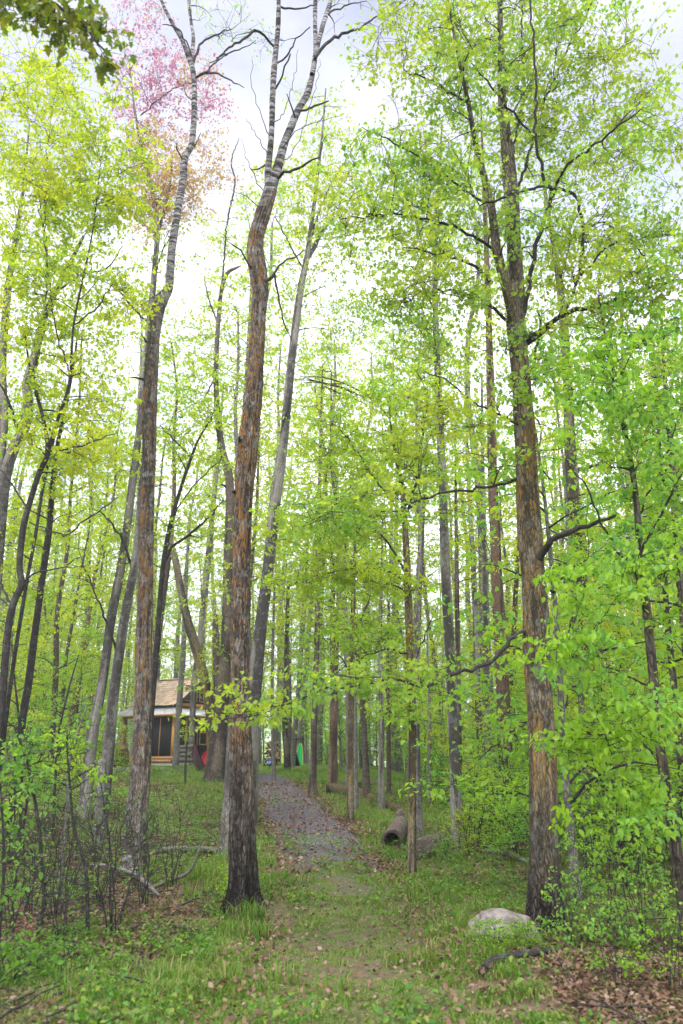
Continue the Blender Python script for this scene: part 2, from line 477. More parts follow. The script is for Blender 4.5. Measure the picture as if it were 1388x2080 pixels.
M['bark_red'] = bark_mat('reddish_bark', (.05, .03, .022), (.31, .20, .145), 1.5, None, 0, (0, 9), None, .05, .7)
M['bark_dark'] = bark_mat('dark_twig_bark', (.018, .016, .016), (.085, .075, .068), 2, None, 0, (0, 9), None, .1, .3)
M['bark_silver'] = bark_mat('weathered_dead_wood', (.08, .07, .065), (.30, .27, .25), 1.6, None, 0, (0, 9), None, .1, .4)
M['log'] = bark_mat('rotting_log_bark', (.05, .034, .026), (.40, .31, .24), 1.3, None, 0, (0, 9), None, .35, .9)
M['log_moss'] = bark_mat('mossy_log_bark', (.03, .022, .016), (.20, .15, .11), 1.2, None, 0, (0, 9), None, .1, .8, moss=(.15, .12, .015))
M['heartwood'] = plain_mat('split_wood', (.28, .17, .11), (.5, .36, .27), 14, .85)

# ------------------------------------------------------------------ camera, sky, light
cd = bpy.data.cameras.new('camera'); cam = bpy.data.objects.new('camera', cd); COL.objects.link(cam)
cd.sensor_fit = 'VERTICAL'; cd.sensor_height = 36; cd.lens = 28; cd.clip_end = 3000; cd.clip_start = .05
cam.location = (0, 0, EYE); cam.rotation_euler = (math.pi / 2 + TH, 0, 0)
cd.dof.use_dof = True; cd.dof.focus_distance = 13.0; cd.dof.aperture_fstop = 2.0
sc.camera = cam
SUN_EL, SUN_AZ = math.radians(52), math.radians(200)
w = bpy.data.worlds.new('World'); sc.world = w; w.use_nodes = True
nt = w.node_tree
for n in list(nt.nodes): nt.nodes.remove(n)
N = NT(nt)
out = nt.nodes.new('ShaderNodeOutputWorld'); bg = N.n('ShaderNodeBackground', Strength=.13)
sky = nt.nodes.new('ShaderNodeTexSky'); sky.sky_type = 'NISHITA'; sky.sun_disc = False
sky.sun_elevation = SUN_EL; sky.sun_rotation = SUN_AZ; sky.air_density = 1.0; sky.dust_density = 2.5; sky.ozone_density = 1.0
tc = N.n('ShaderNodeTexCoord')
cl = N.noise(N.mapped(tc.outputs['Generated'], (1, 1, 2.2)), 2.3, 6, .55)
cloud = N.ramp(cl, [(.38, (5.9, 6.3, 8.2)), (.5, (8.0, 8.25, 9.4)), (.62, (10.5, 10.5, 10.9))])
sp = N.n('ShaderNodeSeparateXYZ'); N.l(tc.outputs['Generated'], sp.inputs[0])
lowg = N.ramp(sp.outputs['Z'], [(.0, (1.15, 1.15, 1.13)), (.45, (.78, .78, .78)), (.62, (.42, .42, .425)), (.77, (.305, .305, .315)), (.87, (2.0, 2.0, 2.0)), (1.0, (2.2, 2.2, 2.2))])
cloud = N.mix(1.0, cloud, lowg, 'MULTIPLY')
N.l(N.mix(.86, sky.outputs[0], cloud), bg.inputs['Color']); N.l(bg.outputs[0], out.inputs[0])
sl = bpy.data.lights.new('sun', 'SUN'); sl.energy = 1.3; sl.angle = math.radians(14); sl.color = (1, .96, .88)
so = bpy.data.objects.new('sun', sl); COL.objects.link(so)
sd = Vector((math.sin(SUN_AZ) * math.cos(SUN_EL), math.cos(SUN_AZ) * math.cos(SUN_EL), math.sin(SUN_EL)))
so.rotation_euler = (-sd).to_track_quat('-Z', 'Y').to_euler()
vs = sc.view_settings
vs.view_transform = 'Standard'; vs.look = 'None'; vs.exposure = 1.38; vs.gamma = 1; vs.use_curve_mapping = False
cy = sc.cycles
cy.max_bounces = 6; cy.diffuse_bounces = 4; cy.glossy_bounces = 2; cy.transmission_bounces = 4; cy.transparent_max_bounces = 4
cy.caustics_reflective = False; cy.caustics_refractive = False; cy.use_denoising = True
cy.sample_clamp_indirect = 6; cy.use_adaptive_sampling = True; cy.adaptive_threshold = .01
try:
    cy.denoising_prefilter = 'ACCURATE'
except Exception:
    pass

# ------------------------------------------------------------------ ground
xs = np.concatenate([[-700, -400, -250, -160, -110, -80, -60, -46, -36], np.arange(-30, 30.1, .3), [36, 46, 60, 80, 110, 160, 250, 400, 700]])
ys = np.concatenate([[-300, -100, -40, -18, -9, -5], np.arange(-3, 48, .25), np.arange(48.5, 75, 1.5), [80, 90, 105, 125, 150, 190, 250, 340, 480, 700, 1000]])
X, Y = np.meshgrid(xs, ys)
Z = terrain(X, Y)
nz = vnoise(np.stack([X * 1.7, Y * 1.7, X * 0], -1)) - .5
Z = Z + .05 * nz * (np.abs(X) < 29) * (Y < 47) * smooth((Y - 2) / 3)
def ground_z(x, y):
    x = np.asarray(x, float); y = np.asarray(y, float)
    return terrain(x, y) + .05 * (vnoise(np.stack([x * 1.7, y * 1.7, x * 0], -1)) - .5) * (np.abs(x) < 29) * (y < 47) * smooth((y - 2) / 3)
ny, nx = X.shape
ii = (np.arange(ny - 1)[:, None] * nx + np.arange(nx - 1)[None]).ravel()
m, nt, out = new_mat('forest_floor'); N = NT(nt)
geo = N.n('ShaderNodeNewGeometry'); pos = geo.outputs['Position']
n1 = N.noise(pos, .55, 5, .6); n2 = N.noise(pos, 9, 6, .7); n3 = N.noise(pos, 2.6, 4, .6)
soil = N.ramp(n2, [(.25, (.045, .03, .022)), (.5, (.13, .085, .06)), (.75, (.26, .18, .135))])
green = N.ramp(n2, [(.25, (.05, .10, .012)), (.55, (.11, .19, .02)), (.8, (.2, .26, .04))])
sep = N.n('ShaderNodeSeparateXYZ'); N.l(pos, sep.inputs[0])
far = N.n('ShaderNodeMapRange'); far.inputs['From Min'].default_value = 11; far.inputs['From Max'].default_value = 24; N.l(sep.outputs['Y'], far.inputs['Value'])
gf = N.math('ADD', N.math('MULTIPLY', N.math('ADD', n1, n3), .5), N.math('MULTIPLY', far.outputs[0], .14))
gf = N.ramp(gf, [(.46, (0, 0, 0)), (.62, (1, 1, 1))])
p = N.n('ShaderNodeBsdfPrincipled', Roughness=.95); p.inputs['Specular IOR Level'].default_value = .1
N.l(N.mix(gf, soil, green), p.inputs['Base Color'])
b = N.n('ShaderNodeBump', Strength=.6, Distance=.04); N.l(n2, b.inputs['Height']); N.l(b.outputs[0], p.inputs['Normal'])
N.l(p.outputs[0], out.inputs[0])
tag(mk('ground', np.stack([X, Y, Z], -1).reshape(-1, 3), [np.stack([ii, ii + 1, ii + nx + 1, ii + nx], -1)], m, smoothed=True), kind='structure')

# ------------------------------------------------------------------ the trail
PATH_PX = [(712, 2080), (708, 1950), (702, 1860), (690, 1800), (668, 1750), (640, 1700), (606, 1655), (572, 1615), (545, 1590), (520, 1577)]
pw = [np.array([.05, -4.0]), np.array([.04, 0.]), ] + [G(*q)[:2] for q in PATH_PX]
e = pw[-1]; pw += [e + np.array([-1.2, 1.0]), e + np.array([-3.2, 1.6]), e + np.array([-6, 1.8])]
PATH = catmull(np.array(pw), 8)
PATH, ps = resample(np.hstack([PATH, np.zeros((len(PATH), 1))]), .35)
PATH = PATH[:, :2]
def path_dist(x, y):
    q = np.stack([np.asarray(x, float).ravel(), np.asarray(y, float).ravel()], 1)
    out = np.full(len(q), 1e9); sd = np.zeros(len(q))
    for k in range(len(PATH) - 1):
        a = PATH[k]; ab = PATH[k + 1] - a
        t = np.clip(((q - a) @ ab) / (ab @ ab), 0, 1)
        dvec = q - a - t[:, None] * ab
        d = np.hypot(dvec[:, 0], dvec[:, 1]); c = d < out
        out[c] = d[c]; sd[c] = np.sign(ab[0] * dvec[c, 1] - ab[1] * dvec[c, 0]) * d[c]
    return out.reshape(np.shape(x)), sd.reshape(np.shape(x))
tg = np.gradient(PATH, axis=0); tg /= np.linalg.norm(tg, axis=1, keepdims=True)
nm = np.stack([-tg[:, 1], tg[:, 0]], 1)
K = 15
tt = np.linspace(-1, 1, K)
wob = lambda s, o: .22 * (vnoise(np.stack([s * 1.1, s * 0 + o, s * 0], -1)) - .5) + .14 * (vnoise(np.stack([s * 3.3, s * 0 + o, s * 0 + 5], -1)) - .5)
hw = .86
wl = hw + wob(ps, 3.3); wr = hw + wob(ps, 9.1)
wid = np.where(tt[None] < 0, wl[:, None], wr[:, None])
PX = PATH[:, 0, None] + nm[:, 0, None] * tt[None] * wid
PY = PATH[:, 1, None] + nm[:, 1, None] * tt[None] * wid
PZ = ground_z(PX, PY) + .035 - .03 * np.abs(tt[None]) ** 3
np_, nk = PX.shape
ii = (np.arange(np_ - 1)[:, None] * nk + np.arange(nk - 1)[None]).ravel()
m, nt, out = new_mat('gravel_track'); N = NT(nt)
geo = N.n('ShaderNodeNewGeometry'); pos = geo.outputs['Position']
vor = N.n('ShaderNodeTexVoronoi', Scale=38); N.l(pos, vor.inputs['Vector'])
bw = N.n('ShaderNodeRGBToBW'); N.l(vor.outputs['Color'], bw.inputs[0])
n2 = N.noise(pos, 14, 6, .75); n1 = N.noise(pos, 1.6, 5, .65)
grav = N.ramp(bw.outputs[0], [(.1, (.035, .032, .034)), (.5, (.10, .09, .094)), (.9, (.21, .19, .197))])
dirt = N.ramp(n2, [(.25, (.05, .035, .026)), (.5, (.14, .095, .07)), (.75, (.27, .19, .145))])
sep = N.n('ShaderNodeSeparateXYZ'); N.l(pos, sep.inputs[0])
far = N.n('ShaderNodeMapRange'); far.inputs['From Min'].default_value = 9; far.inputs['From Max'].default_value = 18; N.l(sep.outputs['Y'], far.inputs['Value'])
gm = N.ramp(N.math('ADD', N.math('MULTIPLY', n1, .55), N.math('MULTIPLY', far.outputs[0], .42)), [(.34, (0, 0, 0)), (.5, (1, 1, 1))])
dirt = N.mix(N.ramp(N.noise(pos, 5, 5, .7), [(.42, (0, 0, 0)), (.6, (1, 1, 1))]), dirt, (.085, .13, .025))
p = N.n('ShaderNodeBsdfPrincipled', Roughness=.92); p.inputs['Specular IOR Level'].default_value = .15
N.l(N.mix(gm, dirt, grav), p.inputs['Base Color'])
b = N.n('ShaderNodeBump', Strength=.8, Distance=.03); N.l(vor.outputs['Distance'], b.inputs['Height']); N.l(b.outputs[0], p.inputs['Normal'])
N.l(p.outputs[0], out.inputs[0])
tag(mk('path', np.stack([PX, PY, PZ], -1).reshape(-1, 3), [np.stack([ii, ii + nk, ii + nk + 1, ii + 1], -1)], m, smoothed=True), kind='structure')

# ------------------------------------------------------------------ litter, grass, ground plants
def in_view(x, y, margin=.06):
    z = y * CT + (0 - EYE) * ST
    return (np.abs(x / np.maximum(z, .1)) < 694 / F + margin) & (y > 3.2)

def scatter(n, ymin, ymax, g, bias=1.6):
    y = ymin + (ymax - ymin) * g.uniform(0, 1, n) ** bias
    x = (g.uniform(-1, 1, n)) * (y * .47 + .8)
    return x, y
g = np.random.default_rng(11)
# dead leaves
x, y = scatter(300000, 3.6, 30, g, 2.2)
pd, sd = path_dist(x, y)
cover = vnoise(np.stack([x * .8, y * .8, x * 0 + 3], -1))
rut = np.exp(-((np.abs(sd) - .72) / .3) ** 2)
dens = .25 + .75 * (cover > .5) + 1.2 * (x > 1.5) * (y < 11) + .8 * (x < -1.6) * (y < 13)
dens = dens + .7 * (x < -.9) * (y > 11) * (cover > .42)
dens = np.where(pd < 1.3, np.where(y > 17, .34 + .9 * (np.abs(sd) > .7), .10 + .34 * rut * smooth((y - 5) / 4)), dens)
dens = np.where((np.abs(x) < 1.0) & (y < 12), dens * .6, dens)
keep = g.uniform(0, 1, len(x)) < dens * .8
x, y = x[keep], y[keep]
A = Acc()
z = ground_z(x, y) + g.uniform(.022, .05, len(x)) + .035 * (path_dist(x, y)[0] < 1.1)
az = g.uniform(0, 6.283, len(x)); el = g.normal(.05, .28, len(x))
ax = np.stack([np.cos(az) * np.cos(el), np.sin(az) * np.cos(el), np.sin(el)], 1)
leaves(A, np.stack([x, y, z], 1), ax, np.array([0, 0, 1.0]) + g.normal(0, .45, (len(x), 3)), g.uniform(.022, .055, len(x)) * (1 + .6 * (y > 12) - .05 * (x > 1.2)), 'dead', fold=.45, curl=-.25)
tag(A.build('fallen_leaves', M['leaf_dead']), kind='stuff')

# grass in tussocks
def grass_blades(cx, cy, nb, hgt, spread, g, lean=.5, width=.006):
    n = len(cx)
    px = np.repeat(cx, nb) + g.normal(0, 1, n * nb) * np.repeat(spread, nb)
    py = np.repeat(cy, nb) + g.normal(0, 1, n * nb) * np.repeat(spread, nb)
    h = np.repeat(hgt, nb) * g.uniform(.4, 1.0, n * nb)
    pz = ground_z(px, py) + .01
    az = g.uniform(0, 6.283, n * nb); ln = np.abs(g.normal(lean, .3, n * nb))
    dx, dy = np.cos(az), np.sin(az)
    wdt = width * g.uniform(.7, 1.4, n * nb)
    wx, wy = -dy * wdt, dx * wdt
    b0 = np.stack([px - wx, py - wy, pz], 1); b1 = np.stack([px + wx, py + wy, pz], 1)
    mx, my, mz = px + dx * h * ln * .35, py + dy * h * ln * .35, pz + h * .6
    m0 = np.stack([mx - wx * .75, my - wy * .75, mz], 1); m1 = np.stack([mx + wx * .75, my + wy * .75, mz], 1)
    tip = np.stack([px + dx * h * ln, py + dy * h * ln, pz + h * (1 - .25 * ln)], 1)
    V = np.stack([b0, b1, m1, m0, tip], 1).reshape(-1, 3)
    k = np.arange(n * nb) * 5
    return V, np.stack([k, k + 1, k + 2, k + 3], -1), np.stack([k + 3, k + 2, k + 4], -1)
A = Acc()
x, y = scatter(60000, 3.6, 16, g, 1.4)
pd, sd = path_dist(x, y)
cover = vnoise(np.stack([x * 1.1, y * 1.1, x * 0 + 8], -1)) * .6 + .4 * vnoise(np.stack([x * 3, y * 3, x * 0 + 18], -1))
rut = np.exp(-((np.abs(sd) - .68) / .34) ** 2)
dens = np.where(pd < 1.2, 1.0 - .82 * rut * smooth((y - 5.5) / 3), np.where(pd < 2.4, .9, .35))
dens = dens * np.where((x > 1.15 + .5 * vnoise(np.stack([x, y, y * 0], -1))) & (y < 9.5), .07, 1) * np.where((x < -1.5) & (y > 6.8), .10, 1)
keep = (g.uniform(0, 1, len(x)) < dens) & (cover > .28 + .15 * rut * smooth((y - 5) / 4))
x, y, pdk, sdk, cv = x[keep], y[keep], pd[keep], sd[keep], cover[keep]
A.add(*grass_blades(x, y, 9, np.where(pdk < 1.1, .05, .085) + .12 * np.maximum(0, cv - .5), np.full(len(x), .045), g, .8, .0042))
# taller bright tussocks on the verges and between trees
def tussocks(pxs, n, sx, h, nb=26, spr=.05):
    c = G(*pxs); k = g.normal(0, 1, (n, 2)) * np.array(sx)
    xx, yy = c[0] + k[:, 0], c[1] + k[:, 1]
    ok = (path_dist(xx, yy)[0] > .9) | (yy < 13)
    xx, yy = xx[ok], yy[ok]
    A.add(*grass_blades(xx, yy, nb, g.uniform(.7, 1.2, len(xx)) * h, np.full(len(xx), spr), g, .55, .005))
for q in [((505, 1875), 7, (.10, .08), .30), ((520, 1905), 10, (.22, .12), .22), ((835, 1960), 8, (.12, .1), .16), ((740, 1950), 8, (.2, .15), .1), ((300, 2010), 40, (.5, .3), .20),
          ((415, 1795), 50, (.4, .8), .34), ((560, 1800), 60, (.3, .8), .15), ((200, 2040), 30, (.5, .2), .16), ((620, 2040), 20, (.4, .2), .09),
          ((880, 1830), 40, (.4, .5), .16), ((960, 1900), 30, (.3, .4), .14), ((760, 1755), 60, (.7, .6), .14), ((800, 1790), 50, (.5, .5), .14)]:
    tussocks(*q)
for q in [((650, 1660), 130, (.7, 2.2), .22), ((690, 1690), 120, (.9, 1.6), .22), ((740, 1660), 120, (1.2, 2.2), .2), ((610, 1590), 140, (1.0, 2.6), .2), ((560, 1580), 90, (.5, 1.6), .2), ((440, 1600), 120, (1.0, 2.0), .18), ((800, 1660), 100, (1.5, 2), .2)]:
    tussocks(*q, nb=24, spr=.12)
x, y = scatter(9000, 14, 40, g, 1.3)
pd, _ = path_dist(x, y)
cover = vnoise(np.stack([x * .6, y * .6, x * 0 + 28], -1))
keep = (pd > .68 + .3 * g.uniform(0, 1, len(x))) & (cover > np.where(x < -2, .55, .43))
x, y = x[keep], y[keep]
A.add(*grass_blades(x, y, 10, g.uniform(.08, .2, len(x)), np.full(len(x), .10), g, .6, .009))
tag(A.build('grass', M['grass']), kind='stuff')

# small leafy ground plants
A = Acc()
x, y = scatter(24000, 4.0, 34, g, 1.35)
pd, sd = path_dist(x, y)
cover = vnoise(np.stack([x * .9, y * .9, x * 0 + 55], -1)) * .65 + .35 * vnoise(np.stack([x * 2.6, y * 2.6, x * 0 + 75], -1))
lim = np.where(pd < 1.15, .72, np.where((x < -1.8) & (y > 12), .36, np.where(x < -1.5, np.where(y > 7.2, .6, .47), np.where((x > 1.1) & (y < 10), .62, .49))))
keep = cover > lim
x, y = x[keep], y[keep]
hz = g.uniform(.04, .16, len(x)) + .1 * (y > 13) * g.uniform(0, 1, len(x))
z = ground_z(x, y) + hz
nl = 6
tufts(A, np.stack([x, y, z], 1), nl, .045, .043, 'oval', .25, g)
tag(A.build('ground_plants', M['leaf_ground']), kind='stuff')

# fine dead twigs lying about
A = Acc()
n = 900
x, y = scatter(n, 4.0, 26, g, 1.5)
side = g.uniform(0, 1, n) < .6
x = np.where(side & (x > -1), -np.abs(x) - .8, x)
ox = path_dist(x, y)[0] > 1.4; x, y = x[ox], y[ox]; n = len(x)
az = g.uniform(0, 3.14, n); L = g.uniform(.12, .6, n)
t = np.linspace(-.5, .5, 5)
bx = x[:, None] + np.cos(az)[:, None] * t * L[:, None] + g.normal(0, .03, (n, 5)); by = y[:, None] + np.sin(az)[:, None] * t * L[:, None] + g.normal(0, .03, (n, 5))
bz = ground_z(bx, by) + .05 + g.uniform(0, .10, (n, 1)) * np.linspace(0, 1, 5)
twigs(A, np.stack([bx, by, bz], -1), np.tile(np.linspace(1, .5, 5), (n, 1)) * g.uniform(.004, .011, (n, 1)), 4)
tag(A.build('fallen_twigs', M['bark_dark']), kind='stuff')
# ------------------------------------------------------------------ traced trees
def px_line(line, d, dd=0.0, base=None):
    """[(px, py, width px)...] on the tree's own vertical plane at depth d, leaning to depth d+dd at its end -> (N,4)"""
    out = []; n = len(line)
    for k, q in enumerate(line):
        t = k / max(1, n - 1)
        p = P(q[0], q[1], d + dd * t)
        out.append([*p, q[2] * .93 / 2 * zc(p) / F])
    return np.array(out)

LEAF_COUNT = 0
def tree(name, label, cat, trunk, bark, depth=None, forks=(), limbs=(), blobs=(), leaf='leaf_mid', size=.07, kind='kite', wscale=1.0,
         S=14, ridge=.0, flare=.0, lump=.1, seed=0, per=5, nl=8, group=None, lat=.22, limb_bark='bark_dark', step=.12, spread=.055, lean=0.0, droop=.6, crowns=None, extra=None, arch=.12):
    g = np.random.default_rng(100 + seed)
    b0 = trunk[0]
    if depth is None:
        base = G(b0[0], b0[1]); d = base[1]
    else:
        d = depth; q = P(b0[0], b0[1], d); base = np.array([q[0], d, float(terrain(q[0], d))])
    root = thing(name, label, cat, tuple(base), 0, group)
    A = Acc(); skel = []
    pts = px_line(trunk, d, lean); pts[:, 3] *= wscale
    if depth is not None: pts = np.vstack([[base[0] * 1.0 + (pts[0, 0] - base[0]), d, base[2], pts[0, 3] * 1.1], pts]) if pts[0, 2] > base[2] + .1 else pts
    pts = catmull(pts, 8); pts, _ = resample(pts, step)
    pts = np.vstack([pts[:1] - np.array([0, 0, .25, -pts[0, 3] * .15]), pts])
    A.add(*tube_arrays(pts, S, ridge, flare, seed, lump=lump)); skel.append(pts[len(pts) // 3:])
    for fk in forks:
        line, dd = fk
        q = catmull(px_line(line, d, dd), 8); q, _ = resample(q, step)
        A.add(*tube_arrays(q, max(8, S // 2), ridge, 0, seed + 1, lump=lump)); skel.append(q)
    A.build('trunk', M[bark], root, smoothed=True, sub=base)
    for line, dd in limbs:
        W = Acc()
        q = px_line(line, d, dd); q[:, 3] *= .8
        q = catmull(q, 7); q, _ = resample(q, .10)
        q[1:-1, :3] += g.normal(0, .012, (len(q) - 2, 3))
        W.add(*tube_arrays(q, 7, 0, 0, seed)); skel.append(q[1:])
        W.build('limb', M[limb_bark], root, smoothed=True, sub=base)
    skel = np.vstack(skel)
    if blobs:
        sets = {}
        for bl in blobs:
            px, py, rx, ry, do, rd, n = bl[:7]
            c = P(px, py, d + do); k = zc(c) / F
            T = c + ball(n, g) * np.array([rx * k, rd, ry * k])
            sets.setdefault(bl[7] if len(bl) > 7 else leaf, []).append(T)
        W = Acc()
        Ls = {}
        allT = np.vstack([t for v in sets.values() for t in v])
        keys = np.concatenate([[kk] * sum(len(t) for t in v) for kk, v in sets.items()])
        br = grow(skel, allT, W, g, arch=arch)
        ends = br[:, -1]
        di = np.array([np.argmin(((allT - e) ** 2).sum(1)) for e in ends])
        for kk in sets:
            LA = Acc()
            foliage(LA, W, br[keys[di] == kk], g, per, nl, size, kind, lat, spread, droop)
            o = build_crown('crown', LA, W, M[kk], M[limb_bark], root, base); W = Acc()
            if len(sets) > 1 and crowns: o['label'] = crowns[kk]
    return root

def ext(line, y=-260, taper=.5):
    """carry a traced trunk on above the frame at the slope it leaves with"""
    (x0, y0, w0), (x1, y1, w1) = line[-2], line[-1]
    k = (y - y1) / (y1 - y0)
    return line + [(x1 + (x1 - x0) * k * .8, y, w1 * taper)]

# the two lichen-covered aspens left of the trail
tree('aspen_tree', 'tall forked aspen crusted with orange lichen at the left edge of the trail', 'tree',
     [(493, 1858, 124), (494, 1832, 92), (495, 1800, 72), (494, 1750, 62), (492, 1700, 57), (491, 1600, 54), (490, 1500, 47), (489, 1400, 43), (488, 1300, 41), (490, 1200, 40), (492, 1100, 40),
      (495, 1000, 41), (502, 920, 44), (510, 850, 39), (518, 780, 35), (522, 700, 33), (526, 640, 34), (529, 590, 36), (525, 555, 40), (519, 510, 36), (522, 475, 33), (534, 435, 31), (547, 395, 29), (556, 355, 24)],
     'bark_orange', S=72, ridge=.2, flare=.45, lump=.09, seed=3, step=.05,
     forks=[(ext([(546, 400, 20), (545, 345, 15), (551, 280, 13), (554, 200, 12.5), (558, 130, 12), (565, 60, 11), (566, 0, 10)], -200), -.5),
            (ext([(552, 385, 24), (566, 335, 20), (578, 290, 17), (590, 260, 16), (608, 220, 15), (625, 190, 14), (637, 140, 12), (641, 100, 11), (640, 50, 10), (641, 0, 9)], -200), .6),
            (ext([(634, 150, 10), (645, 95, 10), (655, 55, 10), (672, 0, 9)], -150), .9)],
     limbs=[([(640, 118, 9), (665, 85, 9), (690, 72, 8), (730, 57, 7), (752, 42, 5), (779, 24, 3)], .8), ([(560, 360, 9), (585, 350, 8), (612, 338, 7), (648, 320, 4)], -.6),
            ([(557, 95, 6), (530, 64, 7), (505, 72, 7), (468, 94, 6), (445, 118, 4), (425, 128, 2)], -.9), ([(560, 130, 5), (585, 112, 5), (598, 85, 4), (630, 55, 3)], .3),
            ([(523, 565, 8), (505, 535, 5), (485, 505, 4), (462, 490, 2)], -.4), ([(532, 575, 9), (556, 558, 9), (563, 545, 6), (600, 520, 4), (625, 505, 2)], .4),
            ([(554, 195, 7), (570, 160, 5), (590, 110, 4)], -.3), ([(612, 225, 6), (640, 215, 6), (668, 205, 3)], .4), ([(550, 330, 5), (525, 345, 4), (508, 342, 2)], .2),
            ([(558, 555, 6), (563, 600, 5), (578, 655, 4), (592, 690, 2)], .5), ([(487, 905, 9), (489, 895, 8), (486, 888, 5)], -.2), ([(566, 12, 6), (600, 20, 5), (640, 12, 3)], .3),
            ([(551, 280, 3), (530, 230, 2), (508, 165, 1.5), (512, 120, 1)], -.6), ([(548, 320, 3), (520, 270, 2), (500, 240, 1)], .5), ([(552, 250, 3), (575, 230, 2), (600, 150, 1.5), (606, 100, 1)], .7), ([(540, 400, 3), (505, 330, 2), (490, 280, 1)], .7), ([(560, 340, 3), (600, 300, 2), (640, 180, 1.5), (650, 120, 1)], .8), ([(535, 430, 3), (500, 400, 2), (470, 385, 1)], -.5), ([(575, 300, 3), (610, 260, 2), (700, 230, 1)], -.7),
            ([(600, 240, 5), (590, 215, 4), (583, 190, 2)], -.3), ([(482, 1000, 12), (476, 1000, 11), (473, 998, 6)], -.25), ([(668, 30, 5), (700, 12, 4), (745, 2, 2)], .4)],
     blobs=[(470, 50, 90, 50, .2, .8, 12), (700, 20, 80, 40, .5, .7, 8), (560, -120, 200, 90, .3, 1.6, 50)], leaf='leaf_bright', size=.04, nl=4, per=3, lat=.14)
tree('aspen_tree', 'leaning aspen with a bent elbow where orange bark turns to white bark', 'tree',
     [(268, 1782, 84), (272, 1750, 66), (276, 1700, 57), (283, 1600, 52), (289, 1500, 47), (291, 1400, 43), (292, 1300, 39), (296, 1200, 37), (298, 1100, 35), (300, 1000, 35), (303, 900, 34), (304, 820, 36), (308, 740, 34),
      (313, 680, 31), (318, 640, 33), (328, 608, 34), (342, 588, 24), (346, 555, 20), (349, 510, 19), (358, 450, 18), (371, 372, 18), (376, 320, 17), (390, 290, 15), (395, 220, 14), (393, 150, 13), (383, 108, 14)],
     'bark_orange2', wscale=.88, S=64, ridge=.17, flare=.3, lump=.08, seed=5, step=.055,
     forks=[(ext([(386, 125, 11), (372, 85, 9), (352, 50, 8), (330, 5, 7)], -120), -.4), (ext([(388, 130, 10), (393, 80, 8), (388, 40, 7), (384, 0, 7)], -160), .5)],
     limbs=[([(392, 130, 8), (408, 90, 6), (440, 70, 5), (470, 60, 3)], .5), ([(394, 160, 7), (420, 148, 7), (445, 152, 5), (470, 165, 4), (496, 178, 2)], -.4), ([(420, 150, 5), (440, 125, 4), (462, 112, 3)], .4),
            ([(393, 125, 5), (380, 90, 4), (360, 58, 4), (330, 50, 2)], -.3), ([(395, 205, 4), (380, 195, 3), (372, 170, 2)], .2), ([(372, 330, 6), (360, 305, 4), (358, 290, 2)], -.2), ([(378, 318, 4), (400, 290, 3), (408, 270, 2)], .3),
            ([(297, 772, 8), (280, 768, 6), (262, 766, 2)], -.3), ([(298, 695, 6), (292, 685, 4), (286, 678, 2)], -.2), ([(440, 118, 4), (470, 105, 4), (498, 95, 3), (520, 82, 2)], .4)],
     blobs=[(440, 40, 80, 55, .4, .7, 14), (350, -90, 160, 80, .2, 1.6, 36)], leaf='leaf_bright', size=.045, nl=4, per=3, lat=.15, limb_bark='bark_dark')
# silver stem tucked in behind the first
tree('tree', 'pale grey lichened trunk pressed close behind the orange aspen base', 'tree',
     [(455, 1740, 34), (461, 1680, 28), (466, 1600, 26), (472, 1500, 26), (480, 1420, 24), (486, 1340, 20), (490, 1270, 12)], 'bark_grey', S=20, ridge=.1, flare=.3, seed=7, lump=.1)
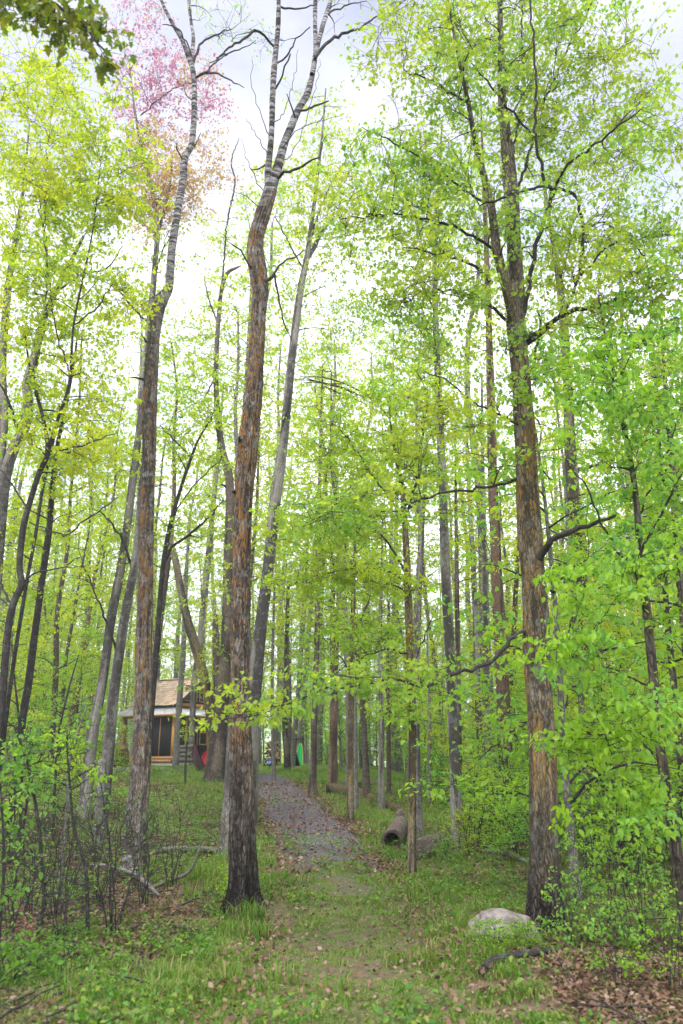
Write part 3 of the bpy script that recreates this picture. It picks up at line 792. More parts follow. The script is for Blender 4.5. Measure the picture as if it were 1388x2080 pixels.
# the big maple to the right of the trail
tree('maple_tree', 'thick dark-based maple beside the boulder with long limbs on both sides', 'tree',
     [(1112, 1892, 104), (1109, 1850, 82), (1105, 1780, 68), (1103, 1700, 62), (1102, 1600, 60), (1100, 1500, 58), (1095, 1400, 56), (1090, 1320, 58), (1089, 1250, 56), (1085, 1180, 54), (1078, 1100, 52), (1072, 1000, 48), (1067, 900, 47), (1061, 800, 44),
      (1055, 720, 42), (1048, 650, 40), (1047, 560, 34), (1043, 480, 31), (1040, 420, 33), (1036, 360, 30), (1030, 300, 27), (1020, 200, 19), (1018, 100, 14), (1015, 0, 11), (1012, -100, 8), (1008, -220, 4)],
     'bark_maple', S=72, ridge=.11, flare=.35, lump=.10, seed=11, step=.055,
     forks=[(ext([(1052, 690, 26), (1040, 630, 25), (1028, 580, 23), (1010, 510, 20), (996, 410, 17), (968, 300, 13), (950, 200, 10), (930, 110, 7)], -60), -1.2)],
     limbs=[([(1066, 695, 16), (1085, 682, 15), (1110, 662, 14), (1160, 634, 13), (1230, 616, 11), (1300, 585, 9), (1388, 568, 8), (1500, 540, 4)], -1.5),
            ([(1060, 650, 15), (1072, 590, 13), (1085, 520, 12), (1105, 450, 11), (1122, 397, 11), (1108, 375, 9), (1102, 330, 8), (1088, 280, 8), (1090, 200, 7), (1084, 90, 6), (1078, 0, 5), (1074, -150, 3)], -1.4),
            ([(1122, 400, 9), (1135, 365, 9), (1152, 335, 8), (1195, 305, 7), (1240, 268, 6), (1303, 221, 3)], -2.0),
            ([(1090, 285, 7), (1060, 250, 6), (1020, 205, 6), (985, 160, 5), (958, 128, 3)], -.8),
            ([(975, 418, 4), (1010, 405, 7), (1050, 390, 8), (1095, 381, 8), (1140, 385, 8), (1166, 395, 9), (1183, 440, 9), (1184, 500, 8), (1176, 560, 8), (1150, 625, 8), (1110, 670, 9), (1070, 700, 10)][::-1], -1.0),
            ([(1092, 1150, 22), (1105, 1125, 20), (1118, 1098, 18), (1165, 1078, 15), (1215, 1060, 10), (1250, 1047, 8)], -.9),
            ([(1052, 972, 11), (1030, 982, 9), (985, 992, 8), (930, 996, 7), (890, 1002, 6), (820, 1030, 5), (740, 1048, 4), (660, 1070, 2)], -.7),
            ([(1066, 1285, 16), (1050, 1292, 13), (1000, 1338, 11), (950, 1360, 10), (900, 1376, 10), (865, 1392, 8), (800, 1384, 6), (730, 1392, 5), (650, 1402, 4), (560, 1440, 4), (480, 1460, 3), (415, 1468, 2)], -1.6),
            ([(1000, 575, 9), (965, 545, 8), (930, 525, 7), (880, 515, 5), (820, 503, 3)], -1.2), ([(1000, 505, 9), (960, 480, 8), (900, 455, 7), (840, 440, 6), (780, 436, 5), (690, 446, 3)], -1.4),
            ([(1034, 655, 10), (1000, 625, 9), (960, 600, 8), (910, 588, 7), (870, 595, 5), (820, 615, 3)], -1.0), ([(998, 420, 8), (960, 395, 7), (910, 360, 6), (850, 315, 5), (790, 285, 4), (735, 258, 2)], -1.3),
            ([(950, 210, 6), (915, 190, 6), (880, 165, 5), (820, 140, 3)], -.8), ([(1040, 420, 9), (1060, 360, 8), (1080, 300, 7), (1110, 200, 6), (1150, 110, 5), (1195, 20, 4), (1215, -60, 2)], .9),
            ([(1035, 350, 8), (1050, 270, 7), (1065, 170, 6), (1060, 60, 5), (1065, -60, 3)], .8), ([(1065, 870, 5), (1020, 845, 6), (960, 815, 5), (900, 770, 4), (870, 760, 3)], -.9),
            ([(1180, 560, 7), (1230, 500, 6), (1290, 485, 5), (1388, 475, 4)], -.6), ([(1184, 470, 6), (1225, 455, 5), (1290, 490, 5), (1320, 560, 3)], -.6)],
     blobs=[(1050, 120, 190, 170, .3, 1.7, 90), (900, 190, 150, 130, -.6, 1.3, 34), (1190, 230, 150, 160, .2, 1.5, 70), (1280, 400, 120, 150, -.6, 1.3, 44), (940, 400, 150, 100, -.8, 1.2, 30), (800, 330, 110, 80, -1.0, .9, 14),
            (880, 590, 130, 60, -1.0, .9, 22), (760, 470, 90, 60, -1.1, .8, 14), (1100, 520, 130, 110, -.4, 1.0, 26), (1020, -150, 330, 150, 0, 2.6, 110), (1300, 590, 110, 70, -1.2, .8, 22), (870, 900, 120, 55, -.8, .9, 14), (730, 1060, 150, 32, -.8, .9, 20),
            (560, 1440, 140, 22, -1.5, .5, 6), (730, 1385, 110, 22, -1.2, .5, 6), (870, 1370, 60, 30, -1.0, .4, 3), (1060, 820, 60, 220, -.4, .5, 14), (830, 50, 110, 70, -.5, 1.2, 18)],
     leaf='leaf_green', size=.050, kind='maple', nl=10, per=7, lat=.22, spread=.055)
tree('maple_tree', 'moss-flecked straight maple just right of the thick maple', 'tree',
     [(1224, 1722, 46), (1218, 1650, 40), (1212, 1580, 37), (1205, 1500, 35), (1196, 1400, 34), (1188, 1300, 34), (1180, 1200, 32), (1172, 1100, 30), (1164, 1000, 28), (1158, 900, 26), (1155, 800, 22), (1148, 700, 20), (1140, 600, 16), (1126, 500, 13), (1112, 420, 9), (1100, 330, 5)],
     'bark_moss', S=28, ridge=.06, flare=.2, seed=13, step=.09,
     limbs=[([(1165, 960, 12), (1200, 948, 10), (1245, 930, 8), (1275, 905, 4)], .6), ([(1175, 1040, 6), (1210, 1022, 5), (1265, 1020, 3)], .5), ([(1158, 840, 11), (1140, 805, 9), (1105, 775, 8), (1085, 770, 7), (1060, 775, 5), (1035, 800, 4)], -.6),
            ([(1085, 770, 7), (1088, 720, 8), (1098, 660, 8), (1090, 630, 4)], -.7), ([(1088, 850, 6), (1100, 870, 6), (1097, 905, 4)], -.4), ([(1196, 1420, 6), (1150, 1432, 5), (1090, 1455, 5), (1000, 1520, 4), (915, 1605, 3)], -1)],
     blobs=[(1200, 720, 160, 130, .3, 1.6, 60), (1120, 560, 150, 130, .5, 1.8, 50), (1270, 920, 120, 110, .2, 1.4, 46), (1180, 1100, 120, 90, .3, 1.2, 26), (1300, 1120, 90, 120, .5, 1.2, 26), (1120, 350, 120, 120, .5, 1.5, 30)], leaf='leaf_green', size=.065, kind='kite', nl=9, per=6)
# the near sapling at the right edge and its broad fresh leaves
tree('maple_sapling', 'slim near sapling with big fresh green leaves at the right edge', 'sapling',
     [(1400, 1945, 30), (1385, 1800, 27), (1368, 1690, 25), (1346, 1550, 23), (1330, 1400, 21), (1314, 1240, 19), (1302, 1140, 16), (1291, 1000, 13), (1272, 890, 10), (1252, 810, 8), (1232, 700, 5), (1215, 600, 3)],
     'bark_brown', S=18, ridge=.03, flare=.0, lump=.06, seed=17, step=.06,
     limbs=[([(1313, 1250, 9), (1290, 1170, 8), (1240, 1090, 6), (1190, 1000, 5), (1150, 930, 3)], -.8), ([(1300, 1130, 8), (1340, 1050, 7), (1388, 960, 5)], -.5), ([(1330, 1400, 7), (1270, 1370, 6), (1200, 1340, 5), (1130, 1320, 3)], -1.0),
            ([(1295, 1050, 6), (1330, 980, 5), (1360, 900, 4), (1388, 830, 3)], .4), ([(1345, 1550, 6), (1290, 1500, 5), (1230, 1490, 5), (1160, 1510, 3)], -.6), ([(1360, 1640, 6), (1310, 1690, 5), (1260, 1720, 4)], -.6)],
     blobs=[(1290, 760, 120, 150, -.2, .7, 44), (1340, 960, 90, 140, -.2, .6, 34), (1210, 850, 90, 110, -.3, .6, 24), (1330, 1180, 90, 110, -.4, .5, 26), (1230, 1190, 130, 60, -.9, .4, 18), (1160, 1330, 100, 40, -1.0, .3, 10), (1300, 1450, 110, 70, -.6, .5, 22),
            (1210, 1500, 90, 60, -.6, .4, 12), (1280, 1640, 110, 80, -.6, .5, 20), (1330, 620, 80, 90, 0, .6, 18), (1170, 700, 70, 90, 0, .6, 10)],
     leaf='leaf_bright', size=.060, kind='oval', nl=7, per=6, lat=.12, spread=.05, droop=.75)
# bough hanging in at the top left from a tree just out of the frame
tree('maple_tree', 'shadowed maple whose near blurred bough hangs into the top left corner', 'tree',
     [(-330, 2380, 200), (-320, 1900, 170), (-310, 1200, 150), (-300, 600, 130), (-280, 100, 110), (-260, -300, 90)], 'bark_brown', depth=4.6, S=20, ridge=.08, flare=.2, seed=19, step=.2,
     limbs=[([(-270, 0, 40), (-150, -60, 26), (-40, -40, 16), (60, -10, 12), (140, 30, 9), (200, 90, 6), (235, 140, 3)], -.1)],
     blobs=[(130, 30, 90, 40, -.1, .25, 11), (200, 95, 36, 40, -.1, .2, 5), (70, 10, 60, 25, 0, .3, 8), (-10, -60, 100, 60, 0, .5, 16), (150, -620, 420, 300, .3, 1.6, 30), (520, -760, 420, 320, .6, 1.8, 20), (-250, -520, 300, 300, 0, 1.5, 30)], leaf='leaf_dark', size=.062, kind='maple', nl=6, per=5, lat=.09, spread=.035, droop=.8)  # last three crown masses are unseen, added overhead to shade the foreground

# left group: yellow-green maples
tree('maple_tree', 'yellow-green maple with a slim dark forking trunk at the left edge', 'tree',
     [(0, 1470, 17), (6, 1400, 17), (15, 1290, 16), (28, 1225, 15), (45, 1187, 14), (40, 1150, 13), (47, 1075, 13), (58, 1030, 12), (80, 960, 12), (97, 920, 11), (90, 860, 8), (75, 800, 7), (60, 740, 5), (52, 690, 3)], 'bark_dark', depth=11.5, S=14, seed=23, step=.1,
     forks=[([(95, 930, 10), (108, 880, 8), (125, 830, 7), (142, 770, 6), (150, 660, 5), (170, 560, 4), (190, 460, 3), (205, 330, 2)], -.5)],
     limbs=[([(97, 920, 6), (130, 912, 5), (180, 900, 4), (240, 880, 2)], -.6), ([(25, 1235, 8), (0, 1185, 6), (-40, 1130, 4)], .4), ([(47, 1185, 5), (70, 1165, 5), (110, 1155, 4), (160, 1150, 2)], -.4), ([(143, 765, 5), (110, 650, 4), (95, 520, 4), (90, 420, 3), (100, 280, 2)], .2),
            ([(150, 660, 4), (200, 620, 4), (240, 555, 2)], -.3), ([(55, 1035, 5), (20, 975, 4), (-10, 945, 3)], .2), ([(60, 1060, 4), (130, 1085, 4), (185, 1050, 4), (240, 1010, 2)], -.6)],
     blobs=[(90, 300, 140, 150, 0, 1.5, 58), (220, 360, 110, 110, -.2, 1.1, 28), (110, 480, 160, 110, 0, 1.4, 38), (60, 150, 110, 90, .3, 1.2, 28), (230, 250, 60, 90, -.3, .8, 14), (180, 600, 140, 90, -.2, 1.2, 30), (60, 640, 90, 100, .2, 1.2, 20), (150, 780, 130, 70, 0, 1.1, 16), (130, 900, 130, 60, -.2, 1, 16), (260, 400, 60, 60, -.4, .6, 10)],
     leaf='leaf_yellow', size=.062, kind='maple', nl=9, per=7, lat=.22)
tree('maple_tree', 'two-stemmed grey maple leaning in from the left edge', 'tree',
     [(-40, 1480, 40), (-22, 1300, 34), (-8, 1150, 30), (6, 1000, 27), (22, 925, 25), (50, 868, 23), (58, 820, 21), (54, 780, 18), (70, 725, 17), (85, 660, 15), (110, 600, 12), (140, 540, 10), (170, 480, 6)], 'bark_grey', depth=14, S=20, ridge=.05, seed=29, step=.12,
     forks=[([(-8, 1100, 22), (0, 950, 20), (8, 850, 19), (5, 750, 18), (10, 660, 17), (20, 560, 14), (38, 450, 10), (50, 360, 6), (60, 250, 3)], .8)],
     limbs=[([(40, 880, 8), (25, 840, 8), (12, 800, 6), (-10, 770, 4)], -.4), ([(60, 800, 8), (75, 735, 8), (82, 700, 7), (95, 560, 5), (85, 440, 4), (70, 340, 3)], -.3), ([(110, 600, 6), (160, 560, 5), (215, 545, 4), (250, 500, 2)], -.5)],
     blobs=[(100, 420, 150, 130, .2, 1.8, 56), (40, 250, 120, 130, .4, 1.8, 44), (40, 560, 90, 110, 0, 1.4, 22), (180, 690, 120, 70, .2, 1.2, 20), (40, 780, 80, 80, 0, 1.2, 14)], leaf='leaf_yellow', size=.085, nl=8)
tree('maple_tree', 'dark straight trunk standing between the left edge and the pink-topped maple', 'tree',
     [(45, 1470, 16), (58, 1390, 16), (72, 1280, 15), (88, 1160, 14), (100, 1075, 13), (107, 985, 11), (118, 900, 9), (135, 820, 7), (150, 740, 5), (160, 660, 3)], 'bark_dark', depth=15, S=14, seed=31,
     blobs=[(130, 870, 120, 100, .2, 1.5, 26), (200, 960, 110, 70, 0, 1.3, 22), (60, 1060, 110, 60, 0, 1.3, 18), (150, 720, 110, 90, .2, 1.5, 20)], leaf='leaf_yellow', size=.08)
tree('maple_tree', 'slender dark trunk close behind the slim dark forking trunk at far left', 'tree', [(14, 1450, 9), (32, 1320, 9), (55, 1180, 8), (72, 1090, 7), (90, 980, 6), (115, 870, 5)], 'bark_dark', depth=14.5, S=10, seed=32,
     blobs=[(100, 900, 110, 90, .2, 1.4, 16), (20, 1160, 90, 60, 0, 1.2, 12)], leaf='leaf_mid', size=.08)
tree('red_maple', 'tall grey maple with a pink top fading to orange leaves', 'tree',
     [(186, 1500, 26), (198, 1440, 23), (210, 1374, 21), (225, 1262, 20), (243, 1168, 19), (258, 1075, 18), (270, 975, 17), (278, 915, 16), (286, 850, 15), (298, 720, 16), (308, 620, 14), (315, 540, 12), (320, 470, 11), (314, 412, 10), (298, 340, 8), (280, 262, 6), (270, 190, 4), (262, 120, 3)],
     'bark_grey', depth=19, S=20, ridge=.04, seed=37, step=.15,
     forks=[([(316, 500, 8), (330, 440, 6), (345, 380, 5), (350, 320, 3)], .6)], limbs=[([(286, 235, 4), (320, 205, 4), (355, 180, 3), (400, 165, 2)], .4), ([(312, 560, 5), (335, 500, 4), (355, 470, 3)], -.4), ([(305, 660, 5), (270, 625, 5), (240, 590, 4), (200, 565, 2)], -.6)],
     blobs=[(300, 100, 75, 110, 0, 1.6, 58, 'leaf_pink'), (355, 190, 85, 95, .2, 1.5, 36, 'leaf_pink'), (425, 200, 55, 80, .2, 1.2, 24, 'leaf_pink'), (280, 210, 50, 70, 0, 1.2, 26, 'leaf_pink'), (310, 320, 65, 65, 0, 1.3, 62, 'leaf_orange'), (350, 390, 80, 75, .1, 1.4, 84, 'leaf_orange'),
            (300, 430, 50, 60, 0, 1.1, 40, 'leaf_orange'), (425, 330, 50, 65, .2, 1.0, 34, 'leaf_orange'), (410, 170, 60, 60, .2, 1.0, 14, 'leaf_orange'), (330, 520, 80, 50, 0, 1.3, 16, 'leaf_yellow'), (250, 600, 90, 60, 0, 1.3, 20, 'leaf_yellow')],
     crowns={'leaf_pink': 'pink young leaves at the top', 'leaf_orange': 'orange young leaves lower down', 'leaf_yellow': 'yellow-green lowest leaves'}, leaf='leaf_pink', size=.085, nl=7, per=4, lat=.22, spread=.075)
tree('maple_tree', 'grey trunk with a side stub standing behind the bent-elbow aspen', 'tree', [(222, 1500, 26), (230, 1420, 23), (236, 1374, 22), (255, 1243, 20), (273, 1150, 18), (281, 1075, 14), (284, 1010, 11), (290, 940, 9), (298, 850, 7)], 'bark_grey', depth=18.5, S=18, ridge=.05, seed=41,
     limbs=[([(268, 1150, 8), (250, 1100, 6), (225, 1060, 5), (205, 1040, 3)], -.5), ([(240, 1330, 8), (205, 1230, 5), (170, 1150, 3)], -.6)], blobs=[(190, 1060, 100, 70, .2, 1.3, 22), (240, 940, 80, 90, .3, 1.3, 18), (170, 1180, 90, 70, .2, 1.3, 16)], leaf='leaf_yellow', size=.08)
# stems between the two aspens
tree('maple_tree', 'slim dark forked maple rising between the two lichened aspens', 'tree', [(300, 1560, 13), (308, 1440, 13), (318, 1320, 12), (326, 1210, 12), (334, 1130, 11), (348, 1060, 10), (365, 1000, 8), (385, 940, 7), (405, 890, 5), (430, 850, 4)], 'bark_dark', depth=16, S=12, seed=43,
     limbs=[([(332, 1150, 9), (350, 1110, 8), (385, 1085, 7), (425, 1050, 5), (455, 1015, 3)], -.4), ([(390, 930, 4), (360, 900, 4), (325, 865, 3)], .3), ([(345, 1070, 5), (375, 1010, 4), (420, 960, 3), (450, 930, 2)], .3)],
     blobs=[(390, 900, 80, 90, .2, 1.3, 28), (420, 800, 70, 90, .4, 1.3, 20), (400, 1050, 70, 80, .2, 1.2, 16), (360, 760, 70, 80, .4, 1.3, 18)], leaf='leaf_mid', size=.075)
tree('maple_tree', 'dark snaking trunk with high bare curved top left of the orange aspen', 'tree',
     [(436, 1592, 60), (438, 1560, 44), (444, 1500, 36), (452, 1420, 30), (459, 1330, 26), (463, 1230, 24), (465, 1120, 21), (468, 1010, 19), (464, 960, 18), (452, 915, 16), (443, 850, 14), (439, 770, 12), (442, 680, 10), (450, 590, 9), (462, 555, 9), (478, 545, 6), (490, 540, 3)],
     'bark_brown', S=22, ridge=.06, flare=.2, seed=47, step=.14,
     limbs=[([(452, 580, 6), (456, 520, 5), (462, 450, 5), (478, 372, 5), (470, 330, 4), (486, 280, 2)], .4), ([(440, 760, 6), (420, 800, 4), (408, 830, 2)], -.3), ([(445, 660, 4), (425, 610, 4), (415, 560, 2)], .3), ([(466, 1000, 7), (455, 985, 6), (448, 985, 3)], -.2)],
     blobs=[(450, 640, 70, 90, .5, 1.5, 24, 'leaf_yellow'), (420, 780, 60, 80, .6, 1.4, 18, 'leaf_yellow'), (500, 480, 60, 80, .6, 1.5, 16, 'leaf_yellow'), (440, 470, 60, 60, .3, 1.4, 24, 'leaf_yellow'), (410, 620, 60, 80, .3, 1.4, 20, 'leaf_yellow'), (460, 740, 50, 90, .5, 1.2, 14, 'leaf_yellow')], leaf='leaf_yellow', size=.085)
tree('maple_tree', 'broken-topped trunk leaning left out of a clump beside the cabin', 'tree',
     [(442, 1592, 40), (437, 1540, 27), (431, 1470, 23), (416, 1380, 21), (396, 1310, 21), (380, 1255, 19), (366, 1190, 16), (355, 1130, 14), (343, 1085, 8)],
'bark_moss', S=20, ridge=.06, seed=53, step=.14,
     blobs=[(400, 1370, 50, 50, -.3, .8, 12), (440, 1330, 40, 50, -.3, .8, 8)], leaf='leaf_mid', size=.075)
tree('tree_snag', 'short snapped snag standing beside the dark snaking trunk', 'snag', [(443, 1575, 26), (444, 1500, 24), (443, 1400, 20), (440, 1320, 16), (437, 1250, 12)], 'bark_brown', S=16, ridge=.08, seed=54)
tree('tree', 'smooth grey trunk crossing in front of the cabin screens', 'tree', [(357, 1562, 15), (361, 1480, 14), (366, 1410, 13), (372, 1330, 12), (376, 1240, 10), (380, 1150, 8), (386, 1050, 6)], 'bark_grey', S=14, seed=59,
     blobs=[(385, 1100, 60, 80, .2, 1.2, 14)], leaf='leaf_yellow', size=.08)
tree('maple_tree', 'grey trunk standing before the cabin gable with a long pale upper stem', 'tree', [(389, 1555, 14), (391, 1470, 14), (396, 1380, 14), (408, 1300, 15), (416, 1200, 14), (428, 1080, 12), (440, 960, 10), (448, 860, 7), (454, 780, 4)], 'bark_grey', S=14, ridge=.04, seed=61,
     blobs=[(430, 900, 70, 100, .3, 1.6, 22), (400, 1000, 60, 80, .4, 1.5, 14)], leaf='leaf_yellow', size=.09)
tree('maple_tree', 'thin bare sapling stem in front of the cabin steps', 'sapling', [(376, 1597, 5), (377, 1560, 5), (379, 1520, 4), (383, 1490, 3)], 'bark_dark', S=8, seed=62, blobs=[(380, 1500, 14, 30, 0, .3, 6)], leaf='leaf_mid', size=.07, nl=5, per=3, lat=.1)
# centre
tree('maple_tree', 'tall smooth grey maple leaning right behind the orange aspen', 'tree',
     [(508, 1590, 36), (512, 1500, 32), (518, 1400, 30), (528, 1290, 28), (540, 1190, 26), (552, 1100, 24), (562, 1010, 22), (574, 920, 20), (584, 820, 19), (592, 740, 18), (602, 650, 17), (612, 580, 15), (624, 520, 12), (634, 450, 9), (645, 360, 7), (655, 270, 5), (662, 180, 3)],
     'bark_grey', depth=19.5, S=22, ridge=.03, seed=67, step=.14, forks=[([(622, 530, 10), (640, 500, 9), (655, 470, 7), (680, 440, 4)], .5)],
     limbs=[([(572, 910, 6), (576, 860, 7), (585, 830, 6), (590, 790, 4)], -.3), ([(626, 500, 5), (660, 400, 5), (700, 330, 3), (730, 280, 2)], .6), ([(618, 550, 5), (580, 480, 4), (560, 440, 3)], -.4)],
     blobs=[(640, 250, 70, 110, .3, 1.5, 26, 'leaf_yellow'), (700, 460, 90, 90, .5, 1.6, 30, 'leaf_yellow'), (720, 560, 90, 60, .5, 1.5, 20, 'leaf_green'), (640, 420, 90, 80, .2, 1.6, 60, 'leaf_yellow'), (590, 380, 70, 60, 0, 1.3, 20, 'leaf_yellow'), (680, 320, 70, 70, .3, 1.3, 20, 'leaf_yellow'), (600, 560, 70, 60, .1, 1.3, 16, 'leaf_yellow'), (700, 640, 90, 70, .3, 1.4, 22, 'leaf_green')], leaf='leaf_yellow', size=.085)
tree('maple_tree', 'mossy slim maple with two rising limbs right of the trail', 'tree',
     [(838, 1782, 24), (838, 1740, 19), (838, 1600, 18), (838, 1450, 17), (834, 1330, 17), (829, 1200, 16), (824, 1080, 14), (817, 990, 11), (805, 930, 8), (795, 870, 5), (790, 820, 3)], 'bark_moss', S=22, ridge=.04, flare=.25, seed=71, step=.08,
     limbs=[([(830, 1185, 8), (815, 1145, 7), (790, 1105, 6), (745, 1065, 4), (700, 1040, 2)], -.5), ([(824, 1070, 9), (835, 1010, 8), (850, 960, 6), (858, 890, 5), (864, 800, 3)], .4), ([(822, 1060, 6), (790, 1010, 5), (745, 950, 5), (715, 900, 4), (690, 870, 2)], -.3), ([(829, 1190, 6), (790, 1160, 5), (740, 1155, 4), (660, 1165, 3), (590, 1190, 2)], -.5),
            ([(836, 1330, 5), (790, 1320, 4), (740, 1335, 3), (680, 1370, 2)], -.6), ([(836, 1360, 4), (860, 1300, 4), (890, 1230, 2)], .3)],
     blobs=[(760, 850, 120, 80, -.2, 1.3, 40), (830, 800, 90, 70, .2, 1.2, 24), (700, 1050, 120, 60, -.4, 1.0, 28), (640, 1170, 120, 50, -.4, .9, 24), (740, 1180, 110, 60, -.3, .9, 22), (790, 960, 100, 60, -.2, 1.0, 20), (700, 1300, 110, 50, -.4, .8, 20), (880, 1000, 80, 80, .3, 1.0, 14), (620, 1070, 90, 40, -.4, .8, 14), (690, 940, 90, 50, -.3, .9, 16), (800, 1430, 80, 40, -.4, .6, 8)],
     leaf='leaf_mid', size=.055, kind='maple', nl=9, per=7)
tree('tree', 'grey trunk standing right behind the mossy slim maple', 'tree', [(853, 1705, 22), (850, 1650, 18), (848, 1560, 15), (846, 1440, 13), (848, 1300, 11), (856, 1150, 9), (862, 1000, 7), (868, 880, 4)], 'bark_grey', S=14, ridge=.05, flare=.2, seed=73,
     blobs=[(870, 900, 70, 80, .2, 1.3, 20), (880, 760, 70, 80, .2, 1.3, 16)], leaf='leaf_mid', size=.075)
tree('maple_tree', 'smooth blue-grey trunk among the shrubs right of the rotting logs', 'tree',
     [(932, 1738, 32), (929, 1690, 26), (926, 1600, 25), (921, 1450, 24), (913, 1300, 23), (905, 1150, 21), (898, 950, 18), (891, 800, 16), (885, 650, 13), (884, 520, 11), (888, 430, 8), (894, 330, 5), (898, 250, 3)], 'bark_grey', S=22, ridge=.03, flare=.25, seed=79, step=.12,
     limbs=[([(885, 560, 5), (910, 490, 4), (935, 440, 3)], .4), ([(886, 640, 5), (860, 580, 4), (835, 540, 3)], -.4)],
     blobs=[(800, 460, 100, 110, .4, 1.6, 34), (760, 360, 90, 80, .5, 1.5, 20), (790, 700, 90, 70, .3, 1.4, 20), (880, 420, 90, 90, .2, 1.6, 36), (860, 560, 90, 70, .1, 1.4, 20), (920, 680, 90, 80, .2, 1.4, 20), (840, 720, 90, 70, .1, 1.4, 18), (960, 820, 70, 80, .3, 1.3, 14), (800, 620, 80, 60, -.2, 1.3, 12)], leaf='leaf_green', size=.08)
tree('pine_tree', 'straight reddish-brown trunk behind and left of the thick maple', 'tree',
     [(1034, 1690, 40), (1030, 1600, 34), (1025, 1500, 31), (1019, 1350, 28), (1011, 1200, 25), (1003, 1000, 22), (998, 850, 19), (993, 650, 14), (986, 450, 10), (980, 300, 6), (976, 180, 3)], 'bark_red', S=24, ridge=.05, flare=.15, seed=83, step=.14,
     blobs=[(985, 560, 90, 110, .2, 1.6, 20), (970, 720, 80, 90, .2, 1.5, 16), (950, 900, 70, 70, 0, 1.2, 10)], leaf='leaf_yellow', size=.085)
tree('maple_tree', 'straight dark slim trunk at the right verge of the gravel bend', 'tree', [(712, 1675, 20), (712, 1620, 15), (712, 1520, 15), (713, 1420, 14), (715, 1320, 12), (717, 1230, 10), (720, 1140, 8), (724, 1050, 5)], 'bark_moss', S=16, ridge=.05, flare=.25, seed=89,
     limbs=[([(716, 1290, 6), (745, 1230, 5), (765, 1170, 3)], .3), ([(713, 1370, 5), (690, 1330, 4), (650, 1290, 2)], -.3)], blobs=[(730, 1100, 90, 70, .1, 1.3, 26), (680, 1230, 80, 60, -.1, 1.1, 20), (770, 1190, 70, 60, .1, 1.1, 16), (720, 1000, 80, 60, .1, 1.2, 14)], leaf='leaf_mid', size=.075)
tree('tree', 'pale grey trunk half hidden behind the slim trunk at the gravel bend', 'tree', [(724, 1655, 12), (722, 1560, 11), (721, 1450, 10), (719, 1350, 9), (706, 1270, 8), (700, 1180, 6), (702, 1080, 4)], 'bark_grey', S=12, seed=91, blobs=[(700, 1080, 60, 70, .2, 1.2, 14)], leaf='leaf_yellow', size=.08)
tree('maple_tree', 'dark rough trunk at the right verge nearest the green hammock', 'tree', [(635, 1618, 22), (636, 1570, 16), (638, 1480, 14), (641, 1400, 13), (644, 1300, 12), (646, 1150, 10), (649, 1000, 8), (653, 850, 6), (656, 740, 3)], 'bark_brown', S=16, ridge=.06, flare=.3, seed=97,
     blobs=[(650, 900, 80, 90, .2, 1.6, 24), (620, 1040, 80, 60, 0, 1.4, 16), (680, 780, 80, 70, .2, 1.5, 20)], leaf='leaf_yellow', size=.08)
tree('maple_tree', 'reddish trunk standing behind the mossy end of the long fallen log', 'tree', [(677, 1592, 22), (677, 1550, 18), (678, 1480, 17), (680, 1380, 14), (684, 1290, 12), (690, 1180, 9), (696, 1060, 6)], 'bark_red', S=14, ridge=.04, flare=.2, seed=101, blobs=[(690, 1150, 60, 70, .2, 1.4, 16), (650, 1260, 60, 50, 0, 1.2, 10)], leaf='leaf_yellow', size=.085)
tree('tree', 'grey trunk at the lower end of the long fallen log', 'tree', [(775, 1645, 16), (775, 1590, 13), (775, 1500, 12), (774, 1400, 11), (773, 1300, 9), (775, 1180, 7), (778, 1060, 4)], 'bark_grey', S=12, ridge=.04, flare=.2, seed=103, blobs=[(780, 1120, 70, 70, .2, 1.4, 20), (760, 1280, 60, 50, .1, 1.1, 12)], leaf='leaf_mid', size=.08)
tree('tree', 'dark slim trunk right behind the trunk at the log end', 'tree', [(790, 1612, 11), (790, 1550, 10), (789, 1450, 9), (788, 1340, 7), (790, 1220, 5)], 'bark_brown', S=10, seed=107, blobs=[(795, 1220, 60, 70, .2, 1.3, 14)], leaf='leaf_yellow', size=.085)
tree('tree', 'thin grey trunk beside the blue round sign', 'tree', [(557, 1588, 12), (556, 1550, 9), (554, 1480, 8), (553, 1400, 7), (555, 1300, 6), (558, 1180, 4)], 'bark_grey', S=10, flare=.2, seed=109, blobs=[(560, 1220, 50, 70, .2, 1.3, 12), (545, 1330, 40, 40, -.2, .9, 8)], leaf='leaf_yellow', size=.085)
HA = tree('tree', 'brown trunk left of the two hammock trees', 'tree', [(585, 1578, 19), (583, 1530, 15), (579, 1480, 13), (581, 1400, 12), (583, 1300, 10), (586, 1180, 7)], 'bark_brown', depth=36, S=12, ridge=.04, flare=.2, seed=113, blobs=[(585, 1250, 50, 70, .2, 1.5, 12)], leaf='leaf_yellow', size=.09)
HB = tree('maple_tree', 'leaning grey tree carrying the near strap of the green hammock', 'tree', [(592, 1576, 15), (596, 1530, 13), (601, 1470, 12), (607, 1400, 11), (613, 1310, 10), (620, 1200, 8), (627, 1080, 5)], 'bark_grey', depth=38.5, S=12, seed=127, blobs=[(615, 1200, 60, 80, .2, 1.6, 14), (610, 1350, 50, 40, 0, 1.2, 8)], leaf='leaf_yellow', size=.09)
HC = tree('maple_tree', 'grey tree carrying the far strap of the green hammock', 'tree', [(606, 1574, 17), (609, 1530, 14), (613, 1470, 13), (619, 1400, 12), (626, 1310, 11), (634, 1200, 9), (642, 1080, 6)], 'bark_grey', depth=42, S=12, seed=131, blobs=[(640, 1180, 60, 90, .2, 1.6, 16), (630, 1350, 50, 40, 0, 1.2, 8)], leaf='leaf_yellow', size=.09)
